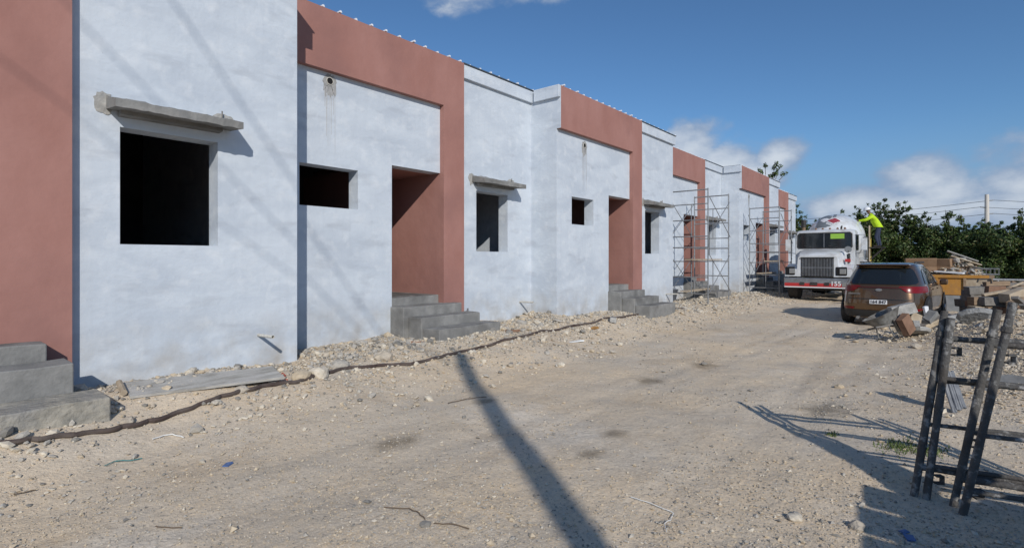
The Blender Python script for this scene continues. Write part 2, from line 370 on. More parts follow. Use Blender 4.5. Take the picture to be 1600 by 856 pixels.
# ------------------------------------------------------------------ scattered stones
def ico():
    bm = bmesh.new(); bmesh.ops.create_icosphere(bm, subdivisions=1, radius=1); v = np.array([q.co for q in bm.verts]); f = np.array([[x.index for x in q.verts] for q in bm.faces]); bm.free(); return v, f
ICO = ico()
OCT = (np.array([(1, 0, 0), (-1, 0, 0), (0, 1, 0), (0, -1, 0), (0, 0, 1), (0, 0, -1)], float), np.array([(0, 2, 4), (2, 1, 4), (1, 3, 4), (3, 0, 4), (2, 0, 5), (1, 2, 5), (3, 1, 5), (0, 3, 5)]))
def stones(name, P, S, mats, base=OCT, flat=(.35, .8), jit=.35, sink=.25):
    bv, bf = base; n = len(P); k = len(bv)
    V = bv[None] * (1 + nr.uniform(-jit, jit, (n, k, 1))) * S[:, None, None]
    V = V * np.stack([nr.uniform(.7, 1.3, n), nr.uniform(.6, 1.1, n), nr.uniform(flat[0], flat[1], n)], -1)[:, None]
    a = nr.uniform(0, 6.28, n); c, s = np.cos(a)[:, None], np.sin(a)[:, None]
    x = V[..., 0] * c - V[..., 1] * s; y = V[..., 0] * s + V[..., 1] * c; z = V[..., 2]
    tl = nr.uniform(-.5, .5, n)[:, None]; x, z = x * np.cos(tl) - z * np.sin(tl), x * np.sin(tl) + z * np.cos(tl)
    z = z + (S * (flat[0] + flat[1]) / 2 * (1 - sink))[:, None]
    V = np.stack([x, y, z], -1) + P[:, None]
    Fc = (bf[None] + (np.arange(n) * k)[:, None, None]).reshape(-1, 3)
    me = bpy.data.meshes.new(name); me.vertices.add(n * k); me.vertices.foreach_set('co', V.reshape(-1))
    nf = len(Fc); me.loops.add(nf * 3); me.loops.foreach_set('vertex_index', Fc.reshape(-1).astype(np.int32))
    me.polygons.add(nf); me.polygons.foreach_set('loop_start', (np.arange(nf) * 3).astype(np.int32))
    for m_ in mats: me.materials.append(m_)
    mi = np.repeat(nr.integers(0, len(mats), n), len(bf)).astype(np.int32); me.polygons.foreach_set('material_index', mi)
    me.polygons.foreach_set('use_smooth', [False] * nf); me.update(calc_edges=True); me.validate()
    o = bpy.data.objects.new(name, me); col.objects.link(o); return o
ST1 = mat('chip_pale', (.64, .575, .47), .95, (.52, .46, .365), 30, spec=.15)
ST2 = mat('chip_tan', (.55, .46, .335), .95, (.45, .37, .265), 30, spec=.15)
ST3 = mat('chip_grey', (.46, .425, .37), .95, (.35, .325, .285), 30, spec=.15)
ST4 = mat('chip_dark', (.24, .225, .20), .95, spec=.15)
ST5 = mat('chip_clay', (.36, .20, .13), .95, spec=.15)
def view_points(n, vmin, vmax, umin=-40, umax=1640):
    """random ground points, even in the picture so that nearby ground gets small chips and far ground few"""
    u = nr.uniform(umin, umax, n); v = nr.uniform(vmin, vmax, n)
    t = (u - 800) / F; d = EYE * F / (v - HY); x = d * (CA + t * SA); y = d * (SA - t * CA)
    k = y < 6.9; return x[k], y[k], d[k]
# fine chips over the yard
x, y, d = view_points(75000, 470, 900)
cl_ = vn(x * .9 + 4, y * .9, 1) + .35 * vn(x * 3, y * 3, 0); k = nr.random(len(x)) < np.clip((cl_ - .3) * 1.5, .22, 1)
x, y, d = x[k], y[k], d[k]
P = np.stack([x, y, gh(x, y)], -1); S = np.minimum(nr.lognormal(-5.35, .5, len(x)) * (.55 + .11 * d), .03)
tag(stones('gravel', P, S, [ST1, ST2, ST2, ST3, ST3, ST4]), 'fine stone chips and gravel spread over the dirt yard', 'gravel', kind='stuff')
# rubble strip along the wall foot
n = 42000; x = nr.uniform(.2, 34, n) ** 1.0; y = 7.0 - np.abs(nr.normal(0, 1.0, n)); k = (nr.random(n) < np.clip(.3 + vn(x * 1.3, y * 1.3, 2), 0, 1)) & (y > 4.6)
x, y = x[k], y[k]; P = np.stack([x, y, gh(x, y)], -1); S = np.clip(nr.lognormal(-4.55, .62, len(x)), .006, .10)
tag(stones('rubble', P, S, [ST1, ST1, ST2, ST3, ST3, STONE, ST4], ICO, jit=.3), 'broken limestone rubble heaped along the foot of the wall', 'rubble', kind='stuff')
# recessed side of the row reaches further back
n = 6000; x = np.concatenate([nr.uniform(3.9, 10, n), nr.uniform(16.8, 23.4, n // 2)]); y = nr.uniform(6.6, 7.7, len(x))
P = np.stack([x, y, gh(x, y)], -1); S = np.clip(nr.lognormal(-4.35, .6, len(x)), .008, .08)
tag(stones('rubble', P, S, [ST1, ST2, ST3, ST3, STONE, ST4], ICO, jit=.3), 'crushed rubble in the set-back bays against the white wall', 'rubble', kind='stuff')
# heaps on the right
n = 20000; j = nr.integers(0, 2, n); cx = np.array([m[0] for m in MOUNDS])[j]; cy = np.array([m[1] for m in MOUNDS])[j]
x = cx + nr.normal(0, .95, n); y = cy + nr.normal(0, .85, n); P = np.stack([x, y, gh(x, y)], -1); S = np.clip(nr.lognormal(-4.3, .4, n), .006, .045)
tag(stones('gravel', P, S, [ST1, ST1, ST2, ST2, ST2, STONE], OCT), 'heap of pale crushed stone behind the dark scaffold frames', 'gravel heap', kind='stuff')
n = 4200; j = nr.integers(2, 5, n); cx = np.array([m[0] for m in MOUNDS])[j]; cy = np.array([m[1] for m in MOUNDS])[j]
x = cx + nr.normal(0, 1.0, n); y = cy + nr.normal(0, .7, n); P = np.stack([x, y, gh(x, y)], -1); S = np.clip(nr.lognormal(-4.35, .6, n), .008, .09)
tag(stones('rubble', P, S, [ST1, ST2, ST2, ST2, STONE], ICO, jit=.3), 'sandy rubble mound between the wheelbarrow and the timber pile', 'rubble', kind='stuff')

# ------------------------------------------------------------------ the row of houses
ZB, ZT = -0.25, 5.63           # foot and top of the walls
Z_BAND, Z_LINT = 4.66, 3.34    # foot of the red band, head of the entrance
REC, TH = .11, .27             # recess of the white walls behind the red frame, wall thickness
def wall_holes(mb, x0, x1, z0, z1, y0, y1, holes):
    xs_ = sorted({x0, x1, *[h[0] for h in holes], *[h[1] for h in holes]}); zs = sorted({z0, z1, *[h[2] for h in holes], *[h[3] for h in holes]})
    def solid(i, k):
        if i < 0 or k < 0 or i >= len(xs_) - 1 or k >= len(zs) - 1: return False
        cx, cz = (xs_[i] + xs_[i + 1]) / 2, (zs[k] + zs[k + 1]) / 2
        return not any(h[0] < cx < h[1] and h[2] < cz < h[3] for h in holes)
    for i in range(len(xs_) - 1):
        for k in range(len(zs) - 1):
            if not solid(i, k): continue
            a, b, c, d = xs_[i], xs_[i + 1], zs[k], zs[k + 1]
            mb.add([(a, y0, c), (b, y0, c), (b, y0, d), (a, y0, d)], [(0, 1, 2, 3)]); mb.add([(a, y1, c), (b, y1, c), (b, y1, d), (a, y1, d)], [(3, 2, 1, 0)])
            if not solid(i - 1, k): mb.add([(a, y0, c), (a, y1, c), (a, y1, d), (a, y0, d)], [(0, 3, 2, 1)])
            if not solid(i + 1, k): mb.add([(b, y0, c), (b, y1, c), (b, y1, d), (b, y0, d)], [(0, 1, 2, 3)])
            if not solid(i, k - 1): mb.add([(a, y0, c), (b, y0, c), (b, y1, c), (a, y1, c)], [(0, 3, 2, 1)])
            if not solid(i, k + 1): mb.add([(a, y0, d), (b, y0, d), (b, y1, d), (a, y1, d)], [(0, 1, 2, 3)])
    return mb
def blotch(cx, cz, r, y, n=28, seed=0, drip=0.0, sq=1.0, th=.004):
    """irregular smear of cement lying on a wall that faces -Y"""
    q = random.Random(seed); pts = []
    for i in range(n):
        a = 2 * math.pi * i / n; rr = r * (q.uniform(.78, 1.04))
        z = math.sin(a) * rr
        if math.sin(a) < -.35 and drip: z -= drip * q.uniform(.0, 1.0) * abs(math.sin(a))
        pts.append((cx + math.cos(a) * rr * sq, cz + z))
    m = MB(); m.add([(cx, y - th, cz)] + [(p, y - th, z) for p, z in pts], [(0, i + 1, (i + 1) % n + 1) for i in range(n)])
    m.add([(p, y - th, z) for p, z in pts] + [(p, y + .002, z) for p, z in pts], [(i, (i + 1) % n, (i + 1) % n + n, i + n) for i in range(n)])
    return m
rib_mesh = MB().prism([(-.024, 0), (-.013, .032), (.013, .032), (.024, 0)], lambda p, q, t: (p, t, q), 0, 1.6).mesh('roof_rib', RIBM)
def step_box(parent, x0, x1, y0, y1, z0, z1, m, bev=.012, j=.008, label=None):
    mb = MB(); bm_ = bmesh.new()
    nx_ = 8
    # a cast step: the long edges wander a little
    top = []
    for i in range(nx_ + 1):
        X = x0 + (x1 - x0) * i / nx_
        for (yy, zz) in ((y0, z0), (y0, z1), (y1, z1), (y1, z0)):
            mb.v.append((X + (rnd.uniform(-j, j) if 0 < i < nx_ else 0), yy + rnd.uniform(-j, j) * (yy == y0), zz + rnd.uniform(-j, j) * (zz == z1)))
    for i in range(nx_):
        for k in range(4):
            k2 = (k + 1) % 4; mb.f.append((i * 4 + k, i * 4 + k2, i * 4 + 4 + k2, i * 4 + 4 + k)); mb.m.append(0)
    mb.f.append((0, 1, 2, 3)); mb.m.append(0); e = nx_ * 4; mb.f.append((e + 3, e + 2, e + 1, e)); mb.m.append(0)
    o = mb.build('step', m, parent, bevel=bev)
    if label: o['label'] = label
    return o
def hood(parent, xa, xb, yw, zt, seed, patch=True):
    """rough concrete slab over a window: slopes down outwards, top edge ragged where it meets the wall"""
    q = random.Random(seed); mb = MB(); n = 22; o = 0; D = .37
    for i in range(n + 1):
        X = xa + (xb - xa) * i / n; e = q.uniform(-.006, .006)
        rag = q.uniform(.0, .014) + (.012 if .12 < i / n < .3 else 0)
        for (yy, zz) in ((yw - D + e, zt - .13 + e), (yw - D + e, zt - .045 + e), (yw - .16, zt + .01 + e), (yw - .05, zt + .03 + rag), (yw + .05, zt + .04 + rag), (yw + .05, zt - .09)):
            mb.v.append((X, yy, zz + q.uniform(-.004, .004)))
    for i in range(n):
        for k in range(6):
            k2 = (k + 1) % 6; mb.f.append((i * 6 + k, i * 6 + k2, i * 6 + 6 + k2, i * 6 + 6 + k)); mb.m.append(0)
    mb.f.append((0, 1, 2, 3, 4, 5)); mb.m.append(0); e = n * 6; mb.f.append(tuple(e + k for k in (5, 4, 3, 2, 1, 0))); mb.m.append(0)
    h = mb.build('window_hood', CONC, parent)
    MB().box(xa + .1, xb - .14, yw - .14, yw + .02, zt - .155, zt - .085, .008).build('hood_rib', CONC, h)
    if patch:
        blotch(xa - .02, zt - .02, .115, yw, 22, seed + 1, .05, .8, .008).build('mortar_patch', CONCL, h)
        blotch(xb - .1, zt + .045, .06, yw, 18, seed + 2, 0, 2.2, .006).build('mortar_patch', CONCL, h)
        b = MB().tube([(xb - .12, yw - .05, zt + .0), (xb - .12, yw - .05, zt + .12)], .008, 6).build('reinforcing_bar', WOODG, h)
    return h
def house(label, x0, xr, x1, yf, win, small, door, steps, hoodx, vent, rough_first=False, seed=1, left_side=False, stub=None, stub2=None):
    """x0..xr red-framed part with small window and entrance, xr..x1 white bay with a tall window; yf the face of the red frame"""
    t = thing('row_house', label, 'house', ((x0 + x1) / 2, yf + 3, 0), group='row of unfinished houses')
    ox, oy = (x0 + x1) / 2, yf + 3
    T = lambda o: (setattr(o, 'location', (-ox, -oy, 0)), o)[1]
    class PB(MB):
        def build(s, name, m, parent=t, **k):
            o = MB.build(s, name, m, parent, **k)
            if parent is t: o.location = (-ox, -oy, 0)
            return o
    yw = yf + REC; pil = .56; xi = xr - pil
    b = PB(); wall_holes(b, xr, x1, ZB, ZT, yw, yw + TH, [(win[0], win[1], 1.815, 3.10)]); bay = b.build('bay_wall', W_WALL)
    b = PB(); wall_holes(b, x0 + (.02 if left_side else 0), xi, ZB, ZT, yw, yw + TH, [(small[0], small[1], 2.49, 3.15), (door, xi, ZB, Z_LINT)]); b.build('front_wall', W_WALL)
    b = PB(); xl = x0 + .02
    b.prism([(xl, Z_BAND), (xi, Z_BAND), (xi, ZB), (xr, ZB), (xr, ZT + .004), (xl, ZT + .004)], lambda p, q, s: (p, s, q), yf, yw - .002); b.build('red_frame', RED)
    b = PB(); b.box(xi, xr - .003, yw + .0005, yw + 2.7, ZB, ZT - .1); b.build('entrance_side_wall', RED)
    b = PB(); b.box(door - .002, xi, yw + TH, yw + 2.7, Z_LINT, Z_LINT + .15); b.build('entrance_ceiling', RED)
    b = PB(); b.box(door - .2, door, yw + TH, yw + 2.7, ZB, Z_LINT - .002); b.build('entrance_side_wall', RED)
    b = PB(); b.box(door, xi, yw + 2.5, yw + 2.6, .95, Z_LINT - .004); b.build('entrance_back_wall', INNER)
    # left side wall where the house stands forward of its neighbour
    b = PB()
    b.prism([(yf + REC, ZB), (yf + 3, ZB), (yf + 3, ZT), (yf, ZT), (yf, Z_BAND), (yf + REC, Z_BAND)], lambda p, q, s: (s, p, q), x0, x0 + .019); b.build('side_wall', W_WALL)
    b = PB(); b.box(x1 - .2, x1 - .002, yw + TH + .001, yf + 6, ZB, ZT - .02); b.build('side_wall', W_WALL)
    # cornice of the bay and, on a forward house, along its left side
    b = PB(); b.box(xr + .001, x1 + .07, yf + .045, yw - .001, ZT - .27, ZT + .006); b.box(x1 + .0005, x1 + .07, yw + .002, yf + 1.2, ZT - .27, ZT + .006) if left_side else None
    b.build('cornice', W_WALL, bevel=.008)
    if left_side:
        b = PB(); b.box(x0 - .075, x0 - .001, yf + .0, yf + .72, ZT - .27, ZT + .01); b.build('cornice', W_WALL, bevel=.008)
    # roof sheet with ribs
    b = PB(); rp = [(x0, yf + .06), (xr + .02, yf + .06), (xr + .02, yf + .025), (x1 + .085, yf + .025), (x1 + .085, yf + 6), (x0, yf + 6)]
    b.prism(rp, lambda p, q, s: (p, q, s), ZT + .012, ZT + .034); roof = b.build('roof', ROOFM)
    X = x0 + .18
    while X < x1:
        o = bpy.data.objects.new('roof_rib', rib_mesh); col.objects.link(o); o.parent = roof; o.location = (X, yf + (.015 if X > xr else .0) + rnd.uniform(-.01, .05), ZT + .036 - .018 * rnd.random()); X += .305
    # inside: floor, ceiling, back
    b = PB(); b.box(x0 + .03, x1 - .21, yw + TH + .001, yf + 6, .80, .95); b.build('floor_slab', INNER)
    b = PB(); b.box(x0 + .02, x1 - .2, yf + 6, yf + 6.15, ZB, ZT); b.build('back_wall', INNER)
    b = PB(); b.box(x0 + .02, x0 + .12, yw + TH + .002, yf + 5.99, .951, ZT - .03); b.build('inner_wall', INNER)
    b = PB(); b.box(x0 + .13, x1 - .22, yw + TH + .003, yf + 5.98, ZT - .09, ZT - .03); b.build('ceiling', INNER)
    # tall window: hood and sill
    h = hood(t, hoodx[0], hoodx[1], yw, 3.365, seed, True); h.location = (-ox, -oy, 0)
    # vent
    vx, vz = vent
    b = PB(); b.lathe([(yw - .012, .052), (yw - .012, .062), (yw + .12, .062)], lambda a, c, s: (vx + c, a, vz + s), 18, False); vp = b.build('vent_pipe', PVC)
    MB().lathe([(yw - .006, .0), (yw - .006, .053)], lambda a, c, s: (vx + c, a, vz + s), 18, False).build('vent_opening', HOLE, vp)
    blotch(vx, vz - .03, .155, yw, 30, seed + 5, .24, .8, .003).build('cement_smear', STAIN, vp)
    q_ = random.Random(seed + 9)
    for k in range(7):
        xx = vx - .09 + .03 * k + q_.uniform(-.008, .008); w_ = q_.uniform(.003, .008); za = vz - .1; zb_ = za - q_.uniform(.3, 1.05)
        MB().add([(xx - w_, yw - .0035, za), (xx + w_, yw - .0035, za), (xx + w_ * .5 + .004, yw - .0035, zb_), (xx - w_ * .3 + .004, yw - .0035, zb_)], [(0, 1, 2, 3)]).build('run_stain', RUN, vp)
    # steps
    for i, (sx0, sx1, sy0, sy1, sz0, sz1) in enumerate(steps):
        o = step_box(t, sx0, sx1, sy0, sy1, sz0, sz1, ROUGHC if (rough_first and i == 0) else CONC, label='rough lowest step with broken board-marked face' if (rough_first and i == 0) else None); o.location = (-ox, -oy, 0)
    if stub:
        b = PB(); p = Vector(stub); b.lathe([(p.y, .021), (p.y - .40, .021), (p.y - .40, .017), (p.y - .37, .017)], lambda a, c, s: (p.x + c, a, p.z + s + (p.y - a) * .03), 12, False); b.build('pipe_stub', PVC, smooth=True)
    if stub2:
        b = PB(); p = Vector(stub2); b.tube([p, p + Vector((0, 0, .22))], .016, 8); b.build('pipe_stub', STEEL)
    return t
YP, YR = 6.92, 7.66
def std_steps(door, xi, yf, dz=0.0):
    # wide at the foot: tread fronts 0.41, 0.75, 1.15 m before the wall face
    y0 = yf + REC
    return [(door + .12, xi + .52, y0 - 1.12, y0 - .72, -.15, .46), (door + .08, xi + .38, y0 - .715, y0 - .36, -.15, .63), (door - .03, xi + .25, y0 - .358, y0 + .03, -.15, .80), (door + .004, xi - .004, y0 + .032, y0 + 2.4, -.1, .95)]
# the near house at the left edge: only its red pillar, its steps and its white bay are seen
y0 = YP + REC
p1steps = [(-.9, 1.36, 5.80, 6.27, -.15, .42), (-.75, 1.19, 6.272, 6.64, -.15, .69), (-.6, 1.06, 6.642, 6.995, -.1, .85), (-.5, .735, 7.06, 9.4, -.1, .97)]
hs = []
hs.append(house('nearest house at the left edge, white bay with large window beside a red pillar', -2.9, 1.30, 3.775, YP, (1.731, 2.739), (-2.3, -1.3), -.45, p1steps, (1.605, 2.89), (-1.6, 4.5), True, 21, True, stub=(3.24, y0, .655)))
hs.append(house('set-back house second from the left, wide red band, red entrance and four concrete steps', 3.78, 7.69, 10.06, YR, (8.163, 9.19), (4.209, 5.26), 5.965, std_steps(5.965, 7.13, YR), (8.03, 9.40), (4.728, 4.53), False, 31, False, stub=(9.62, YR + REC, .66), stub2=(7.86, YR + REC - .05, .42)))
hs.append(house('forward-standing middle house with bright left side wall and no scaffold before it', 10.06, 14.2, 16.65, YP, (14.62, 15.6), (10.69, 11.69), 12.46, std_steps(12.46, 13.64, YP), (14.5, 15.85), (11.26, 4.46), False, 41, True, stub=(16.1, YP + REC, .55)))
hs.append(house('set-back house behind the nearer steel scaffold tower', 16.66, 21.34, 23.56, YR, (21.9, 22.9), (17.2, 18.2), 19.4, std_steps(19.4, 20.78, YR), (21.8, 23.1), (18.2, 4.5), False, 51))
hs.append(house('forward-standing house behind the far scaffold tower, left of the mixer truck', 23.57, 27.97, 30.2, YP, (28.5, 29.5), (24.2, 25.2), 26.1, std_steps(26.1, 27.41, YP), (28.4, 29.7), (25.0, 4.46), False, 61, True))
hs.append(house('last house at the far end of the row, half hidden by the mixer truck', 30.21, 35.3, 37.7, YR, (36, 37), (31, 32), 33.4, std_steps(33.4, 34.74, YR), (35.9, 37.2), (31.8, 4.5), False, 71))

# ------------------------------------------------------------------ scaffold towers before the far houses
def scaffold(label, xa, xb, ya, yb, z0, lifts, lift_h, boards):
    t = thing('scaffold_tower', label, 'scaffold', ((xa + xb) / 2, (ya + yb) / 2, z0), group='scaffold towers before the far houses')
    ox, oy = (xa + xb) / 2, (ya + yb) / 2
    r = .022
    for k in range(lifts):
        za = k * lift_h
        for x in (xa, xb):
            m = MB(); X = x - ox
            m.tube([(X, ya - oy + r, za + lift_h - .04), (X, yb - oy - r, za + lift_h - .04)], .02, 8)
            fr = m.build('end_frame', STEEL, t)
            for y in (ya, yb): MB().tube([(X, y - oy, za + (.003 if k else 0)), (X, y - oy, za + lift_h)], r, 8).build('leg', STEEL, fr)
            for zz in (.32, .86, 1.38):
                MB().tube([(X, ya - oy + r, za + zz), (X, yb - oy - r, za + zz)], .017, 8).build('rung', STEEL, fr)
            ym = (ya * .55 + yb * .45) - oy
            MB().tube([(X, ym, za + .32), (X, ym, za + 1.38)], .014, 6).build('rung', STEEL, fr)
        for y, dy in ((ya, -.03), (yb, .03)):
            MB().tube([(xa - ox, y - oy + dy, za + .35), (xb - ox, y - oy + dy, za + lift_h - .3)], .012, 6).build('cross_brace', STEEL, t)
            MB().tube([(xa - ox, y - oy + dy * 1.8, za + lift_h - .3), (xb - ox, y - oy + dy * 1.8, za + .35)], .012, 6).build('cross_brace', STEEL, t)
    for z, y, ex in boards:
        MB().box(xa - ox - ex, xb - ox + ex, y - oy - .11, y - oy + .11, z, z + .04, .006).build('platform_board', WOODP, t)
    return t
z = g1(18, 6.4)
scaffold('nearer two-lift steel scaffold tower in front of the set-back house', 17.3, 19.35, 6.12, 7.34, z - .02, 2, 1.88, [(1.42, 6.5, .15), (1.42, 6.75, .1), (.36, 6.9, .1)])
z = g1(25, 6)
scaffold('farther two-lift steel scaffold tower beside the mixer truck', 24.0, 26.1, 5.55, 6.72, z - .02, 2, 1.86, [(1.42, 6.0, .15), (.90, 6.3, .1)])
# grey mortar tub at the corner of the middle house
t = thing('mortar_tub', 'dark grey plastic mortar tub on rubble at the corner behind the scaffold foot', 'tub', (17.2, 7.38, g1(17.2, 7.38) - .01))
MB().lathe([(0, .19), (.0, .20), (.36, .27), (.38, .29), (.40, .29), (.40, .265), (.05, .18), (.05, .0)], lambda a, c, s: (c, s, a), 20, False).build('tub_body', mat('tub_grey', (.075, .085, .1), .6), t, smooth=True)

# ------------------------------------------------------------------ hose along the wall foot
pix = [(-90, 716), (0, 699), (60, 690), (120, 684), (190, 672), (240, 660), (300, 641), (345, 623), (385, 612), (430, 604), (470, 598), (512, 584), (545, 577), (590, 574), (640, 571), (690, 560), (720, 552), (760, 543), (805, 530), (845, 519), (885, 513), (930, 505), (975, 497), (1010, 491), (1045, 486), (1072, 483)]
pts = []
for u, v in pix:
    pts.append(hit(u, v))
den = []
for i in range(len(pts) - 1):
    for k in range(6):
        q = pts[i].lerp(pts[i + 1], k / 6); den.append(Vector((q.x, q.y + .02 * math.sin(i * 2.1 + k), g1(q.x, q.y) + .022)))
tag(MB().tube(den, [.021 + .004 * rnd.random() for _ in den], 8).build('hose', mat('muddy_hose', (.055, .035, .03), .8, (.12, .095, .08), 4, bump=.004), smooth=True), 'long dark muddy hose snaking along the foot of the white wall', 'hose')

# ------------------------------------------------------------------ formwork board by the near house
a, b_ = gp(178, 615, .30), gp(440, 598, .30)
t = thing('formwork_board', 'weathered plywood formwork board lying on rubble below the large window', 'board', (0, 0, 0))
A0, A1 = Vector((1.62, 6.36, .345)), Vector((3.02, 6.06, .335)); d_ = (A1 - A0).normalized()
sd_ = Vector((.12, 1, .16)).normalized(); up_ = d_.cross(sd_).normalized()
mid = (A0 + A1) / 2
t.location = mid
MB().obox((0, 0, 0), d_ * (A1 - A0).length / 2, sd_ * .21, up_ * .012, .006).build('plywood_sheet', mat('worn_ply', (.46, .445, .41), .9, (.28, .265, .235), 3, 8, .006, 30, stretch=(1, 5, 5), c3=(.45, .43, .4), s3=4), t)
for k in (-1, 1):
    MB().obox(d_ * k * .6 - up_ * -.0 + sd_ * 0 - Vector((0, 0, .045)), d_ * .04, sd_ * .16, up_ * .03, .004).build('batten', WOODG, t)
MB().tube([A0 - mid + sd_ * .16 + up_ * .03 - d_ * .04, A0 - mid - sd_ * .15 + up_ * .03 - d_ * .04], .03, 8).build('end_roll', WOODP, t)

# ------------------------------------------------------------------ mixer truck
TX, TY = 23.2, 4.05
TZ = g1(25, 4.1) - .0
truck = thing('mixer_truck', 'white concrete mixer truck with number 155 parked nose towards the camera', 'truck', (TX, TY, TZ))
truck.scale = (.955, .955, .955)
def tp(mb, name, m, parent=truck, bevel=0.0, smooth=False): return mb.build(name, m, parent, bevel, smooth)
DARKF = mat('chassis_black', (.02, .02, .021), .7, (.05, .045, .04), 8, world=False)
# bumper
tb = tp(MB().box(-.02, .16, -1.2, 1.2, .56, .95), 'bumper', CHROME, bevel=.03)
tp(MB().box(-.027, -.018, -1.17, 1.17, .60, .74), 'bumper_stripe', TRED, tb)
tp(MB().box(-.03, -.0165, -1.18, 1.18, .555, .595), 'bumper_lip', PLAINW, tb)
for y, w_ in ((.52, .085), (.1, .13), (-.36, .085)): tp(MB().box(-.05, -.02, y - w_, y + w_, .66, .78), 'tow_bracket', DARKF, tb)
tp(MB().box(-.036, -.019, -1.14, -.88, .62, .78), 'number_plate', LAMPG, tb)
def text(name, s, size, loc, m, parent, rot):
    c = bpy.data.curves.new(name, 'FONT'); c.body = s; c.size = size; c.extrude = .003; c.offset = .004 if s == '155' else .002; c.align_x = 'CENTER'; c.align_y = 'CENTER'
    c.materials.append(m); o = bpy.data.objects.new(name, c); col.objects.link(o); dg = bpy.context.evaluated_depsgraph_get(); me_ = bpy.data.meshes.new_from_object(o.evaluated_get(dg)); bpy.data.objects.remove(o)
    me_.materials.clear(); me_.materials.append(m); o = bpy.data.objects.new(name, me_); col.objects.link(o)
    o.parent = parent; o.matrix_local = Matrix.Translation(loc) @ rot.to_4x4(); return o
FACE = Matrix(((0, 0, -1), (-1, 0, 0), (0, 1, 0)))
text('number', '155', .25, (-.036, -.67, .735), PLAINW, tb, FACE)
# hood: lofted sections along x
def loft(secs, n=5):
    """secs: (x, half width bottom, half width top, z bottom, z top, corner)"""
    m = MB(); rows = []
    for x, wb, wt, zb, zt, c in secs:
        row = [(x, -wb, zb), (x, -(wb * .6 + wt * .4), zb + (zt - zb) * .55), (x, -wt, zt - c), (x, -wt + c * .3, zt - c * .3), (x, -wt + c, zt), (x, 0, zt + .02), (x, wt - c, zt), (x, wt - c * .3, zt - c * .3), (x, wt, zt - c), (x, (wb * .6 + wt * .4), zb + (zt - zb) * .55), (x, wb, zb)]
        rows.append(row); m.v += row
    k = len(rows[0])
    for i in range(len(rows) - 1):
        for j in range(k): j2 = (j + 1) % k; m.f.append((i * k + j, i * k + j2, (i + 1) * k + j2, (i + 1) * k + j)); m.m.append(0)
    m.f.append(tuple(reversed(range(k)))); m.m.append(0); e = (len(rows) - 1) * k; m.f.append(tuple(e + j for j in range(k))); m.m.append(0)
    return m
hood_ = tp(loft([(.12, .74, .70, 1.0, 1.84, .10), (.22, .77, .73, .98, 1.92, .12), (.9, .86, .82, .98, 2.02, .13), (1.62, .98, .92, 1.0, 2.14, .14)]), 'engine_hood', TRW, smooth=True)
gr = tp(MB().box(.095, .118, -.575, .575, 1.0, 1.76), 'grille', HOLE)
for i in range(21): y = -.53 + i * .053; tp(MB().box(.078, .094, y - .009, y + .009, 1.03, 1.73), 'grille_bar', CHROME, gr)
tp(MB().box(.072, .10, -.60, .60, 1.75, 1.79), 'grille_bar', DARKF, gr); tp(MB().box(.074, .0935, -.55, .55, 1.36, 1.385), 'grille_bar', CHROME, gr)
# fenders with lamps
for s_ in (-1, 1):
    fm = MB(); prof = []
    for i in range(9):
        a_ = math.pi * i / 8; prof.append((1.0 - math.cos(a_) * .86, 1.02 + math.sin(a_) * .50))
    prof = [(.12, 1.0)] + [(.13, 1.30)] + [(x, z) for x, z in prof if x > .3] + [(1.75, 1.0), (1.62, 1.0)] + [(1.0 + math.cos(math.pi * i / 8) * .6, .98 + math.sin(math.pi * i / 8) * .30) for i in range(9)] + [(.4, .98)]
    fm.prism(prof, lambda p, q, tt: (p, tt * s_, q), .70, 1.20)
    fd = tp(fm, 'fender', TRW, bevel=.03)
    tp(MB().box(.085, .14, s_ * .84 - .19, s_ * .84 + .19, 1.06, 1.40) if s_ < 0 else MB().box(.085, .14, .81, 1.17, 1.06, 1.40), 'headlight_surround', HOLE, fd, bevel=.03)
    tp(MB().box(.06, .09, s_ * .9 - .10, s_ * .9 + .12, 1.12, 1.33), 'headlight', LAMPG, fd, bevel=.02)
tp(MB().box(.7, .84, -1.06, -.88, 1.60, 1.72), 'marker_lamp', TRED)
# cab
cab = tp(loft([(1.60, 1.10, 1.06, 1.2, 2.86, .13), (1.75, 1.12, 1.08, 1.1, 2.96, .13), (2.75, 1.12, 1.08, 1.0, 2.98, .13), (2.85, 1.10, 1.05, 1.0, 2.92, .13)]), 'cab', TRW, smooth=True)
ws = [(-.99, 2.25), (-.93, 2.19), (.93, 2.19), (.99, 2.25), (.98, 2.74), (.90, 2.81), (-.90, 2.81), (-.98, 2.74)]
wsm = MB(); wsm.prism(ws, lambda p, q, tt: (tt, p, q), 1.585, 1.60); wso = tp(wsm, 'windscreen', GLASS)
tp(MB().prism([(p * 1.045, 2.5 + (q - 2.5) * 1.11) for p, q in ws], lambda p, q, tt: (tt, p, q), 1.588, 1.5995), 'rubber_seal', DARKF, wso)
tp(MB().box(1.572, 1.586, -.012, .012, 2.2, 2.8), 'centre_bar', CHROME, wso)
tp(MB().box(1.578, 1.5845, -.74, -.24, 2.57, 2.78), 'permit_sticker', LIME, wso)
for y in (-.5, .42): tp(MB().tube([(1.57, y, 2.2), (1.56, y + .34, 2.28)], .012, 5), 'wiper', DARKF, wso)
for y in (-.72, -.45, -.17, .1, .36): tp(MB().lathe([(0, .045), (.06, .04), (.085, .02)], lambda a_, c, s__: (1.9 + c, y + s__, 2.97 + a_), 10), 'clearance_lamp', WOODR, cab)
tp(MB().tube([(1.95, -.58, 2.97), (1.95, -.58, 3.07), (1.78, -.62, 3.09)], .035, 8), 'air_horn', DARKF, cab)
